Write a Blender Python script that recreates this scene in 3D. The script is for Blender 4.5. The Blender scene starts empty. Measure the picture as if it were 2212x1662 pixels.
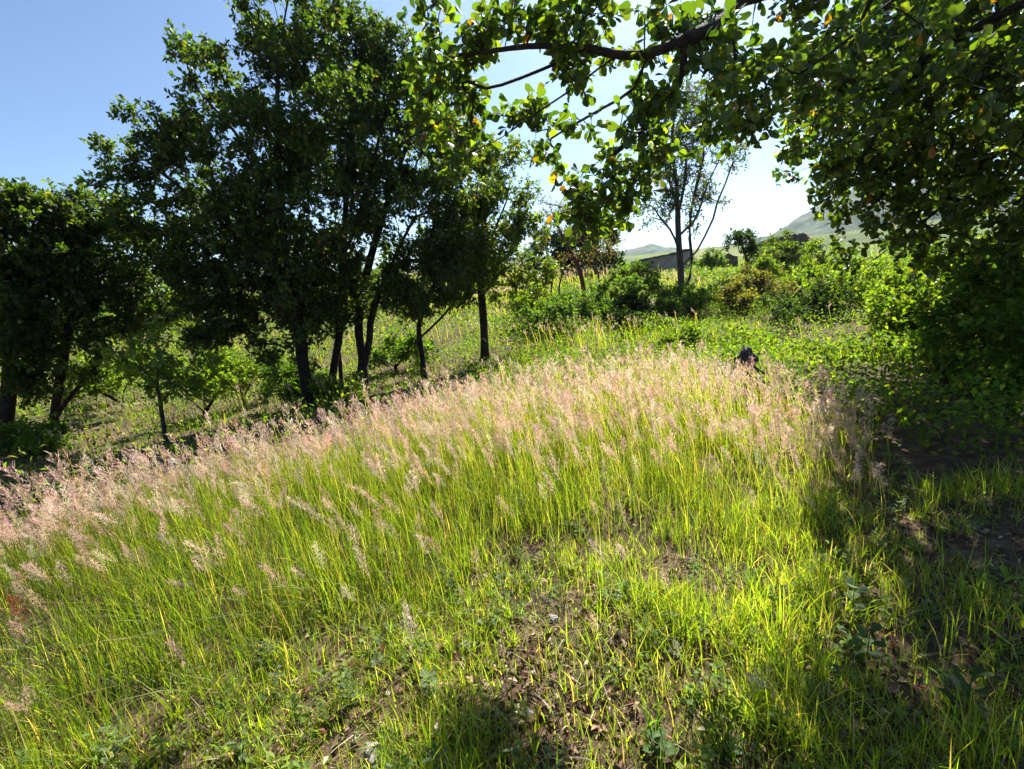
import bpy, math, random
import numpy as np
from mathutils import Matrix, Vector

# ------------------------------------------------------------------ camera
SC = bpy.context.scene
COL = SC.collection
FPX = 480.0                       # focal length in pixels of a 1024 wide picture
PITCH = math.radians(12.56)
ROLL = math.radians(3.0)
EYE = np.array([0.0, 0.0, 1.6])
K = 2212 / 1024.0                 # survey coordinates are 2212 x 1662
FWD = np.array([0, math.cos(PITCH), -math.sin(PITCH)])
R0 = np.array([1.0, 0, 0])
U0 = np.array([0, math.sin(PITCH), math.cos(PITCH)])
RIGHT = math.cos(ROLL) * R0 - math.sin(ROLL) * U0
UP = math.sin(ROLL) * R0 + math.cos(ROLL) * U0
cam_d = bpy.data.cameras.new('camera')
cam_d.sensor_width = 36.0
cam_d.lens = 36.0 * FPX / 1024.0
cam_d.clip_start = 0.02
cam_d.clip_end = 6000
cam = bpy.data.objects.new('camera', cam_d)
COL.objects.link(cam)
cam.matrix_world = Matrix(((RIGHT[0], UP[0], -FWD[0], EYE[0]),
                           (RIGHT[1], UP[1], -FWD[1], EYE[1]),
                           (RIGHT[2], UP[2], -FWD[2], EYE[2]),
                           (0, 0, 0, 1)))
SC.camera = cam

# ------------------------------------------------------------------ sky, sun, exposure
SUN_AZ = math.radians(22)         # from +Y towards +X
SUN_EL = math.radians(46)
SUN = np.array([math.sin(SUN_AZ) * math.cos(SUN_EL), math.cos(SUN_AZ) * math.cos(SUN_EL), math.sin(SUN_EL)])
world = bpy.data.worlds.new('World')
SC.world = world
world.use_nodes = True
wn = world.node_tree
wn.nodes.clear()
w_out = wn.nodes.new('ShaderNodeOutputWorld')
w_bg = wn.nodes.new('ShaderNodeBackground')
w_sky = wn.nodes.new('ShaderNodeTexSky')
w_sky.sky_type = 'NISHITA'
w_sky.sun_disc = False
w_sky.sun_elevation = SUN_EL
w_sky.sun_rotation = SUN_AZ
w_sky.altitude = 1900
w_sky.air_density = 1.0
w_sky.dust_density = 1.5
w_sky.ozone_density = 3.0
w_bg.inputs['Strength'].default_value = 0.052
wn.links.new(w_sky.outputs[0], w_bg.inputs[0])
wn.links.new(w_bg.outputs[0], w_out.inputs[0])
sun_d = bpy.data.lights.new('sun', 'SUN')
sun_d.energy = 5.0
sun_d.angle = math.radians(0.55)
sun_d.color = (1.0, 0.95, 0.86)
sun = bpy.data.objects.new('sun', sun_d)
COL.objects.link(sun)
sun.rotation_euler = Vector((-SUN[0], -SUN[1], -SUN[2])).to_track_quat('-Z', 'Y').to_euler()
sun.location = (20, 30, 60)
SC.view_settings.view_transform = 'Standard'
SC.view_settings.look = 'None'
SC.view_settings.gamma = 1.0
SC.view_settings.use_curve_mapping = False
SC.view_settings.exposure = 1.75
SC.cycles.max_bounces = 4
SC.cycles.diffuse_bounces = 3
SC.cycles.glossy_bounces = 2
SC.cycles.transmission_bounces = 3
SC.cycles.transparent_max_bounces = 4
SC.cycles.volume_bounces = 0
SC.cycles.use_denoising = True
SC.cycles.use_adaptive_sampling = True
SC.cycles.adaptive_threshold = 0.02
SC.cycles.sample_clamp_indirect = 6.0

# ------------------------------------------------------------------ helpers
RNG = np.random.default_rng(11)

def ray(px, py):
    px = np.asarray(px, float); py = np.asarray(py, float)
    a = ((px - 1106) / K / FPX)[..., None]
    b = ((831 - py) / K / FPX)[..., None]
    return FWD + a * RIGHT + b * UP

def P(px, py, Y):
    """the point seen at survey position px, py that stands Y metres ahead"""
    r = ray(px, py)
    return EYE + r * (np.asarray(Y, float)[..., None] / r[..., 1:2])

def project(p):
    d = p - EYE
    z = np.maximum(d @ FWD, 1e-3)
    return 1106 + d @ RIGHT / z * FPX * K, 831 - d @ UP / z * FPX * K, d @ FWD

def _hash(ix, iy, seed):
    h = (ix.astype(np.int64) * 374761393 + iy.astype(np.int64) * 668265263 + seed * 974711) & 0xffffffff
    h = ((h ^ (h >> 13)) * 1274126177) & 0xffffffff
    return ((h ^ (h >> 16)) & 0xffff) / 65535.0

def vnoise(x, y, seed=0):
    x = np.asarray(x, float); y = np.asarray(y, float)
    ix = np.floor(x); iy = np.floor(y)
    fx = x - ix; fy = y - iy
    fx = fx * fx * (3 - 2 * fx); fy = fy * fy * (3 - 2 * fy)
    ix = ix.astype(np.int64); iy = iy.astype(np.int64)
    a = _hash(ix, iy, seed); b = _hash(ix + 1, iy, seed)
    c = _hash(ix, iy + 1, seed); d = _hash(ix + 1, iy + 1, seed)
    return (a * (1 - fx) + b * fx) * (1 - fy) + (c * (1 - fx) + d * fx) * fy

def fbm(x, y, seed=0, o=3):
    s = 0; a = 0.5; t = 0
    for i in range(o):
        s = s + a * vnoise(np.asarray(x) * 2 ** i, np.asarray(y) * 2 ** i, seed + i); t += a; a *= 0.5
    return s / t

# terrain: thin plate through surveyed points
_ctrl_img = [(15, 985, 9), (105, 965, 9.6), (355, 962, 8.2), (670, 882, 10), (785, 852, 11), (915, 832, 11.6), (1045, 776, 13),
             (400, 790, 20), (250, 930, 12), (560, 745, 22), (100, 800, 18), (1262, 645, 23), (1200, 598, 36), (1475, 636, 22), (1400, 584, 42),
             (1300, 715, 15), (1700, 640, 20), (1900, 600, 20), (1600, 765, 9.5), (1610, 605, 26), (2100, 560, 22), (1150, 780, 11),
             (1000, 598, 40), (600, 630, 45), (200, 660, 45), (1800, 565, 40), (2100, 520, 40), (1600, 575, 42), (1850, 760, 9)]
_pts = [tuple(P(a, b, c)) for a, b, c in _ctrl_img]
_pts += [(0, 0, 0), (0, 1.5, 0), (-2.5, 1.5, -.12), (2.5, 1.5, .05), (0, 4, 0), (-4, 4, -.3), (3.5, 3.5, .1), (1.5, 6, 0), (-2, 7, -.25),
         (5, 6, .25), (9, 9, .7), (7, 2, .5), (-8, 3, -.9), (0, -10, -.3), (-18, -8, -2.5), (18, -8, 1.8), (0, -60, -1), (-60, 10, -6), (60, 10, 6),
         (0, 90, 3.5), (50, 80, 7), (-50, 80, -1), (-70, 45, -5), (70, 45, 8), (-60, -60, -6), (60, -60, 5)]
_pts = np.array(_pts)
def _tps(r):
    return np.where(r > 1e-9, r * r * np.log(np.maximum(r, 1e-9)), 0)
_n = len(_pts)
_A = np.zeros((_n + 3, _n + 3))
_A[:_n, :_n] = _tps(np.linalg.norm(_pts[:, None, :2] - _pts[None, :, :2], axis=2)) + np.eye(_n) * 2.0
_A[:_n, _n] = 1; _A[:_n, _n + 1:] = _pts[:, :2]
_A[_n, :_n] = 1; _A[_n + 1:, :_n] = _pts[:, :2].T
_w = np.linalg.solve(_A, np.concatenate([_pts[:, 2], np.zeros(3)]))

def ground_z(x, y):
    x = np.asarray(x, float); y = np.asarray(y, float)
    r = np.hypot(x, y)
    s = np.where(r > 80, 80 / np.maximum(r, 1e-6), 1.0)
    xs = (x * s).ravel(); ys = (y * s).ravel()
    out = np.empty_like(xs)
    for i in range(0, len(xs), 20000):
        d = np.hypot(xs[i:i + 20000, None] - _pts[None, :, 0], ys[i:i + 20000, None] - _pts[None, :, 1])
        out[i:i + 20000] = _tps(d) @ _w[:_n] + _w[_n] + _w[_n + 1] * xs[i:i + 20000] + _w[_n + 2] * ys[i:i + 20000]
    z = out.reshape(x.shape)
    z = z + (fbm(x * .9, y * .9, 3) - .5) * .12 * np.clip(r / 6, .4, 1) + (vnoise(x * 7, y * 7, 5) - .5) * .03
    return z

def on_ground(px, py):
    """march a survey ray to the ground"""
    r = ray(px, py)
    Y = 1.0
    while Y < 60:
        p = EYE + r * (Y / r[1])
        if p[2] <= ground_z(p[0], p[1]):
            break
        Y *= 1.01
    return np.array([p[0], p[1], float(ground_z(p[0], p[1]))])

def foot(px, py, Y):
    p = P(px, py, Y)
    return np.array([p[0], p[1], float(ground_z(p[0], p[1]))])

# ------------------------------------------------------------------ materials
def nt(m):
    m.use_nodes = True
    t = m.node_tree; t.nodes.clear()
    return t

def foliage(name, trans=.45, rough=.45, tint=(1.6, 1.75, .5), spec=.4, grain=30.0):
    m = bpy.data.materials.new(name); t = nt(m); N = t.nodes; L = t.links
    out = N.new('ShaderNodeOutputMaterial')
    at = N.new('ShaderNodeAttribute'); at.attribute_name = 'col'
    tc = N.new('ShaderNodeTexCoord'); nz = N.new('ShaderNodeTexNoise'); nz.inputs['Scale'].default_value = grain
    nz.inputs['Detail'].default_value = 3
    L.new(tc.outputs['Object'], nz.inputs['Vector'])
    mr = N.new('ShaderNodeMapRange'); mr.inputs[3].default_value = .65; mr.inputs[4].default_value = 1.35
    L.new(nz.outputs[0], mr.inputs[0])
    mul = N.new('ShaderNodeVectorMath'); mul.operation = 'SCALE'
    L.new(at.outputs['Color'], mul.inputs[0]); L.new(mr.outputs[0], mul.inputs['Scale'])
    pb = N.new('ShaderNodeBsdfPrincipled')
    pb.inputs['Roughness'].default_value = rough
    pb.inputs['Specular IOR Level'].default_value = spec
    L.new(mul.outputs[0], pb.inputs['Base Color'])
    ml = N.new('ShaderNodeVectorMath'); ml.operation = 'MULTIPLY'
    ml.inputs[1].default_value = tint
    L.new(mul.outputs[0], ml.inputs[0])
    tr = N.new('ShaderNodeBsdfTranslucent')
    L.new(ml.outputs[0], tr.inputs['Color'])
    mx = N.new('ShaderNodeMixShader'); mx.inputs[0].default_value = trans
    L.new(pb.outputs[0], mx.inputs[1]); L.new(tr.outputs[0], mx.inputs[2])
    L.new(mx.outputs[0], out.inputs[0])
    return m

def earthy(name, stops, scale=4.0, rough=.95, bump=.4, bscale=40.0, detail=6):
    m = bpy.data.materials.new(name); t = nt(m); N = t.nodes; L = t.links
    out = N.new('ShaderNodeOutputMaterial'); pb = N.new('ShaderNodeBsdfPrincipled')
    pb.inputs['Roughness'].default_value = rough; pb.inputs['Specular IOR Level'].default_value = .2
    tc = N.new('ShaderNodeTexCoord')
    nz = N.new('ShaderNodeTexNoise'); nz.inputs['Scale'].default_value = scale; nz.inputs['Detail'].default_value = detail
    nz.inputs['Roughness'].default_value = .65
    L.new(tc.outputs['Object'], nz.inputs['Vector'])
    cr = N.new('ShaderNodeValToRGB')
    e = cr.color_ramp.elements
    while len(e) < len(stops): e.new(.5)
    for k, (p, c) in enumerate(stops):
        e[k].position = p; e[k].color = (*c, 1)
    L.new(nz.outputs[0], cr.inputs[0]); L.new(cr.outputs[0], pb.inputs['Base Color'])
    n2 = N.new('ShaderNodeTexNoise'); n2.inputs['Scale'].default_value = bscale; n2.inputs['Detail'].default_value = 5
    L.new(tc.outputs['Object'], n2.inputs['Vector'])
    bp = N.new('ShaderNodeBump'); bp.inputs['Strength'].default_value = bump; bp.inputs['Distance'].default_value = .02
    L.new(n2.outputs[0], bp.inputs['Height']); L.new(bp.outputs[0], pb.inputs['Normal'])
    L.new(pb.outputs[0], out.inputs[0])
    return m

M_OAK = foliage('oak leaf', .46, .5, (2.3, 2.5, .42), .5)
M_BUSH = foliage('shrub leaf', .48, .6, (1.9, 2.1, .42), .15)
M_GRASS = foliage('grass blade', .52, .5, (2.05, 2.1, .45), .3, 6)
M_PINK = foliage('pink grass head', .5, .7, (1.25, 1.1, 1.0), .1, 10)
M_DRY = foliage('dry leaf', .25, .7, (1.3, 1.1, .8), .2, 60)
M_BARK = earthy('oak bark', [(.3, (.012, .009, .008)), (.55, (.034, .026, .021)), (.75, (.085, .07, .06))], 14, .95, .8, 60)
M_PALEBARK = earthy('grey bark', [(.3, (.03, .025, .023)), (.6, (.075, .063, .057)), (.8, (.15, .13, .12))], 14, .95, .8, 60)
M_REDBARK = earthy('reddish bark', [(.3, (.06, .025, .015)), (.6, (.14, .06, .035)), (.8, (.2, .11, .07))], 14, .95, .6, 60)
M_SOIL = earthy('soil', [(.28, (.035, .022, .013)), (.45, (.085, .055, .033)), (.6, (.14, .1, .06)), (.75, (.2, .15, .1))], 2.2, .97, .9, 45, 9)
M_STONE = earthy('stone', [(.3, (.16, .14, .12)), (.6, (.3, .27, .24)), (.8, (.42, .39, .36))], 6, .9, .7, 30)
M_DARKSTONE = earthy('charred wood', [(.3, (.015, .012, .01)), (.52, (.05, .042, .038)), (.68, (.2, .18, .16))], 10, .9, .9, 30)
M_ADOBE = earthy('adobe', [(.3, (.24, .19, .17)), (.55, (.36, .3, .27)), (.75, (.46, .4, .35))], 1.6, .95, .8, 8)
M_HILL = earthy('hill scrub', [(.4, (.006, .018, .006)), (.5, (.022, .045, .012)), (.62, (.075, .09, .03))], .07, .95, .0, .2, 8)

# ------------------------------------------------------------------ mesh building
def link(name, me, mat, parent=None):
    o = bpy.data.objects.new(name, me)
    if mat is not None and not me.materials: me.materials.append(mat)
    COL.objects.link(o)
    if parent is not None: o.parent = parent
    return o

def mesh(name, v, tris, col=None, smooth=False):
    v = np.ascontiguousarray(v, np.float32).reshape(-1, 3)
    tris = np.ascontiguousarray(tris, np.int32).reshape(-1, 3)
    me = bpy.data.meshes.new(name)
    me.vertices.add(len(v)); me.vertices.foreach_set('co', v.ravel())
    me.loops.add(tris.size); me.loops.foreach_set('vertex_index', tris.ravel())
    me.polygons.add(len(tris))
    me.polygons.foreach_set('loop_start', np.arange(0, tris.size, 3, dtype=np.int32))
    me.polygons.foreach_set('loop_total', np.full(len(tris), 3, np.int32))
    if smooth: me.polygons.foreach_set('use_smooth', np.ones(len(tris), bool))
    me.update(calc_edges=True)
    if col is not None:
        a = me.attributes.new('col', 'FLOAT_COLOR', 'POINT')
        c = np.ones((len(v), 4), np.float32); c[:, :3] = col
        a.data.foreach_set('color', c.ravel())
    return me

class MB:
    def __init__(s): s.v = []; s.t = []; s.c = []; s.n = 0
    def add(s, v, t, c=None):
        v = np.asarray(v, np.float32).reshape(-1, 3)
        s.v.append(v); s.t.append(np.asarray(t, np.int64).reshape(-1, 3) + s.n)
        if c is not None: s.c.append(np.broadcast_to(np.asarray(c, np.float32), (len(v), 3)))
        s.n += len(v)
    def build(s, name, mat, parent=None, smooth=False, off=None):
        if not s.v: return None
        v = np.concatenate(s.v)
        if off is not None: v = v - np.asarray(off, np.float32)
        me = mesh(name, v, np.concatenate(s.t), np.concatenate(s.c) if s.c else None, smooth)
        return link(name, me, mat, parent)

def thing(name, label, cat, loc, group=None):
    o = bpy.data.objects.new(name, None); COL.objects.link(o)
    o.location = [float(q) for q in loc]; o.empty_display_size = .2
    o['label'] = label; o['category'] = cat
    if group: o['group'] = group
    return o

def norm(v):
    return v / np.maximum(np.linalg.norm(v, axis=-1, keepdims=True), 1e-9)

def stamp(mb, tv, tt, pos, d, nrm, size, col, wid=None):
    """copies of template tv (x across, y along, z normal) at pos with length axis d"""
    n = len(pos)
    if n == 0: return
    d = norm(d); x = norm(np.cross(d, nrm)); z = np.cross(x, d)
    size = np.broadcast_to(np.asarray(size, float), (n,))
    wid = size if wid is None else np.broadcast_to(np.asarray(wid, float), (n,))
    v = pos[:, None, :] + tv[None, :, 0:1] * wid[:, None, None] * x[:, None, :] + tv[None, :, 1:2] * size[:, None, None] * d[:, None, :] \
        + tv[None, :, 2:3] * size[:, None, None] * z[:, None, :]
    t = tt[None] + (np.arange(n) * len(tv))[:, None, None]
    mb.add(v.reshape(-1, 3), t.reshape(-1, 3), np.repeat(col, len(tv), axis=0))

# leaf templates
LEAF2 = (np.array([[0, 0, 0], [.27, .6, .08], [0, 1, -.06], [-.27, .6, .08]]), np.array([[0, 1, 2], [0, 2, 3]]))
LEAF4 = (np.array([[0, 0, 0], [.2, .38, .05], [.24, .72, .02], [0, 1, -.1], [-.24, .72, .02], [-.2, .38, .05], [0, .55, -.03]]),
         np.array([[0, 1, 6], [1, 2, 6], [2, 3, 6], [3, 4, 6], [4, 5, 6], [5, 0, 6]]))
def _oakleaf():
    ys = [0.0, .1, .25, .38, .52, .65, .8, .92, 1.0]
    ws = [.015, .03, .13, .19, .27, .31, .31, .2, .03]
    v = []
    for y, w in zip(ys, ws):
        c = -.22 * (y - .4) ** 2
        v += [(-w, y, c + w * .22), (0, y, c), (w, y, c + w * .22)]
    t = []
    for i in range(len(ys) - 1):
        a = i * 3
        for k in (0, 1):
            t += [(a + k, a + k + 1, a + k + 4), (a + k, a + k + 4, a + k + 3)]
    return np.array(v), np.array(t)
LEAF16 = _oakleaf()

LEAF12 = (np.array([[0, 0, -.03], [-.12, .28, .02], [0, .28, 0], [.12, .28, .02], [-.3, .66, .05], [0, .66, -.015], [.3, .66, .05], [-.2, .9, 0], [0, .9, -.05], [.2, .9, 0], [0, 1, -.08]]),
          np.array([[0, 2, 1], [0, 3, 2], [1, 2, 5], [1, 5, 4], [2, 3, 6], [2, 6, 5], [4, 5, 8], [4, 8, 7], [5, 6, 9], [5, 9, 8], [7, 8, 10], [8, 9, 10]]))

def tube(mb, pts, rad, sides=6, col=None):
    pts = np.asarray(pts, float); rad = np.asarray(rad, float); n = len(pts)
    tg = np.gradient(pts, axis=0); tg = norm(tg)
    ref = np.array([0.31, 0.77, .55]) if abs(tg[0, 2]) > .9 else np.array([0, 0, 1.0])
    a = norm(np.cross(tg, ref)); b = np.cross(tg, a)
    th = np.arange(sides) / sides * 2 * math.pi
    v = pts[:, None] + rad[:, None, None] * (np.cos(th)[None, :, None] * a[:, None] + np.sin(th)[None, :, None] * b[:, None])
    i = np.arange(n - 1)[:, None] * sides; j = np.arange(sides)[None]; j2 = (j + 1) % sides
    q = np.stack([i + j, i + j2, i + sides + j2, i + sides + j], -1).reshape(-1, 4)
    t = np.concatenate([q[:, [0, 1, 2]], q[:, [0, 2, 3]]])
    mb.add(v.reshape(-1, 3), t, col)

def smoothline(pts, n):
    """catmull-rom through pts"""
    p = np.asarray(pts, float)
    p = np.concatenate([[2 * p[0] - p[1]], p, [2 * p[-1] - p[-2]]])
    out = []
    m = len(p) - 3
    for k in np.linspace(0, m - 1e-6, n):
        i = int(k); f = k - i
        a, b, c, d = p[i:i + 4]
        out.append(.5 * (2 * b + (c - a) * f + (2 * a - 5 * b + 4 * c - d) * f * f + (3 * b - a - 3 * c + d) * f ** 3))
    return np.array(out)

# ------------------------------------------------------------------ woody plants
def skeleton(lines, tips, rng, sub=3, wob=.05, path_w=.3):
    """lines: list of (polyline, parent line index or None). Tips join the nearest limb. returns pos, parent"""
    pos = []; par = []; plen = []
    starts = []
    for ln, pl in lines:
        base = None
        if pl is not None:
            allp = np.array(pos); lo, hi = starts[pl]
            base = lo + int(np.argmin(np.linalg.norm(allp[lo:hi] - ln[0], axis=1)))
        lo = len(pos)
        for k, q in enumerate(ln):
            if k == 0 and base is not None:
                continue
            pr = (base if base is not None and len(pos) == lo else (len(pos) - 1 if len(pos) > lo else -1))
            pos.append(np.array(q)); par.append(pr)
            plen.append(0 if pr < 0 else plen[pr] + np.linalg.norm(pos[-1] - pos[pr]))
        starts.append((lo, len(pos)))
    n0 = len(pos)
    cap = n0 + len(tips) * sub
    A = np.zeros((cap, 3)); A[:n0] = pos
    PL = np.zeros(cap); PL[:n0] = plen
    PA = np.full(cap, -1); PA[:n0] = par
    skip = max(2, int(.35 * (starts[0][1] - starts[0][0])))
    ok = np.ones(cap, bool); ok[:skip] = False
    d0 = np.array([np.linalg.norm(A[skip:n0] - t, axis=1).min() for t in tips]) if len(tips) else np.zeros(0)
    n = n0; tipn = []
    for k in np.argsort(d0):
        t = tips[k]
        dv = np.linalg.norm(A[:n] - t, axis=1)
        cost = dv + path_w * PL[:n]
        cost[~ok[:n]] = 1e9
        i = int(np.argmin(cost))
        d = dv[i]
        prev = i
        a = A[i]
        if PA[i] >= 0:
            dirp = norm(a - A[PA[i]])
        else:
            dirp = np.array([0, 0, 1.0])
        c = a + dirp * d * .35 + rng.normal(0, wob, 3) * d
        for s in range(1, sub + 1):
            f = s / sub
            q = (1 - f) ** 2 * a + 2 * f * (1 - f) * c + f * f * t
            A[n] = q; PA[n] = prev; PL[n] = PL[prev] + np.linalg.norm(q - A[prev]); prev = n; n += 1
        tipn.append(n - 1)
    return A[:n], PA[:n], np.array(tipn, int), n0

def radii(A, PA, r_tip, r_base, expo=2.1):
    n = len(A); acc = np.zeros(n)
    kids = np.zeros(n, int)
    for i in range(n):
        if PA[i] >= 0: kids[PA[i]] += 1
    for i in range(n - 1, -1, -1):
        if kids[i] == 0: acc[i] += r_tip ** expo
        if PA[i] >= 0: acc[PA[i]] += acc[i]
    r = acc ** (1 / expo)
    s = math.log(max(r_base / r_tip, 1.01)) / math.log(max(r[0] / r_tip, 1.01))
    return r_tip * (r / r_tip) ** s

def chains(A, PA, r):
    n = len(A); best = np.full(n, -1)
    for i in range(n):
        p = PA[i]
        if p >= 0 and (best[p] < 0 or r[i] > r[best[p]]): best[p] = i
    out = []
    for i in range(n):
        p = PA[i]
        if p < 0 or best[p] != i:
            c = ([p] if p >= 0 else []) + [i]
            while best[c[-1]] >= 0: c.append(best[c[-1]])
            out.append(c)
    return out

def lobes_tips(lobes, n, rng, squash=.85, shell=.5, clump=5, cl_r=.14, wp=2.4):
    """lobes: (px, py, radius px, Y) in survey units; tips spread through them"""
    L = np.array(lobes, float)
    c = P(L[:, 0], L[:, 1], L[:, 3]); rad = L[:, 2] * L[:, 3] / (FPX * K)
    w = rad ** wp; w = w / w.sum()
    nc = max(3, n // clump)
    k = rng.choice(len(L), nc, p=w)
    d = norm(rng.normal(size=(nc, 3)))
    rr = rng.random(nc) ** (1 / 3) * (1 - shell) + shell * rng.random(nc) ** .25
    rr = rr * np.where(rng.random(nc) < .12, 1.22, 1.0)
    d[:, 2] *= squash
    cc = c[k] + d * (rad[k] * rr)[:, None]
    g = np.arange(n) % nc
    return cc[g] + rng.normal(size=(n, 3)) * np.array([1, 1, .65]) * (cl_r * np.maximum(rad[k], np.median(rad) * .6))[g][:, None], c, rad

def leaf_cloud(mb, tips, dirs, rng, per_tip, rosette, spread, leaf, size, cols, tmpl, droop=.0, up=.6):
    """rosettes of leaves at the ends of small twigs round each tip. Returns twig segments"""
    n = len(tips)
    T = np.repeat(tips, per_tip, 0); D = np.repeat(dirs, per_tip, 0)
    td = norm(D * .7 + rng.normal(size=T.shape) * .9 + np.array([0, 0, .25]))
    tl = spread * (.35 + .9 * rng.random(len(T)))
    end = T + td * tl[:, None]
    m = len(T) * rosette
    E = np.repeat(end, rosette, 0); TD = np.repeat(td, rosette, 0); TL = np.repeat(tl, rosette)
    back = rng.random(m) ** 1.5
    pos = E - TD * (TL * back * .8)[:, None]
    ld = norm(TD * (.9 - .6 * back[:, None]) + rng.normal(size=(m, 3)) * .75 + np.array([0, 0, -droop]))
    nr = norm(np.array([0, 0, 1.0]) * up + rng.normal(size=(m, 3)) * .6)
    sz = size * np.clip(rng.normal(1, .22, m), .5, 1.5)
    ci = rng.random(m)
    col = np.empty((m, 3))
    edges = np.cumsum([q[0] for q in cols]); k = np.searchsorted(edges / edges[-1], ci)
    pal = np.array([q[1] for q in cols]); col[:] = pal[np.minimum(k, len(pal) - 1)]
    col *= np.clip(rng.normal(1, .22, (m, 1)), .5, 1.7) * np.clip(rng.normal(1, .07, (m, 3)), .8, 1.2)
    stamp(mb, tmpl[0], tmpl[1], pos, ld, nr, sz, col)
    return T, end, (pos, ld, nr, sz, col)

OAK_COLS = [(.72, (.042, .07, .018)), (.18, (.065, .1, .018)), (.09, (.1, .13, .02)), (.004, (.3, .15, .03)), (.006, (.16, .1, .04))]
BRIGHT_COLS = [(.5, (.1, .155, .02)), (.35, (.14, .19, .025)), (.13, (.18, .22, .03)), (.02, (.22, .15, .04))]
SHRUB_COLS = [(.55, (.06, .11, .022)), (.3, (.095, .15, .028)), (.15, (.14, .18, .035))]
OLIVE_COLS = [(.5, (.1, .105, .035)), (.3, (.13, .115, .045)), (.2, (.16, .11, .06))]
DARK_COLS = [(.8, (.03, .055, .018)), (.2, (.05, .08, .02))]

def woody(name, label, cat, base, trunks, lobes, ntips, leaf=.1, per_tip=5, rosette=6, spread=.3, cols=OAK_COLS, r_base=.14, r_tip=.005,
          tmpl=LEAF4, mat=M_OAK, bark=M_BARK, seed=1, group=None, squash=.85, limb_r=.028, twigs=True, path_w=.3, shell=.5, droop=0, extra_tips=None,
          keep=None, wob=.08, up=1.0):
    rng = np.random.default_rng(seed)
    root = thing(name, label, cat, base, group)
    tips, lc, lr = lobes_tips(lobes, ntips, rng, squash, shell)
    if keep is not None: tips = tips[keep(tips)]
    tips = tips[tips[:, 2] > ground_z(tips[:, 0], tips[:, 1]) + .08]
    A, PA, tn, n0 = skeleton(trunks, tips, rng, wob=wob, path_w=path_w)
    r = radii(A, PA, r_tip, r_base)
    ch = chains(A, PA, r)
    tw = MB(); first = True
    for c in ch:
        rr = r[c].copy()
        if not first: rr[0] = min(rr[0], rr[1] * 1.15) if len(rr) > 1 else rr[0]
        pts = A[c].copy()
        if first:
            flare = np.exp(-np.arange(len(c)) * 1.1) * .55
            rr = rr * (1 + flare)
            pts[0, 2] -= .12
            mb = MB(); tube(mb, pts, rr, 10); trunk = mb.build('trunk', bark, root, True, base); first = False
        elif rr[1] > limb_r:
            mb = MB(); tube(mb, pts, rr, 7); mb.build('limb', bark, trunk, True, base)
        else:
            tube(tw, pts, rr, 4 if rr[1] > .012 else 3)
    T = A[tn]; D = norm(T - A[PA[tn]])
    mb = MB()
    a, b, data = leaf_cloud(mb, T, D, rng, per_tip, rosette, spread, leaf, leaf, cols, tmpl, droop, up)
    if twigs:
        m = len(a); off = norm(np.cross(b - a, rng.normal(size=a.shape))) * r_tip * .8
        v = np.stack([a + off, a - off, b], 1).reshape(-1, 3)
        tw.add(v, np.arange(m * 3).reshape(-1, 3))
    if tw.v:
        o = tw.build('twigs', bark, root, False, base); o['kind'] = 'stuff'
    return root, mb, data

def finish(root, mb, mat, base, name='crown'):
    o = mb.build(name, mat, root, False, base)
    if o: o['kind'] = 'stuff'
    return o

def tline(pts, n=10):
    return smoothline([np.asarray(p, float) for p in pts], n)

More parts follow.
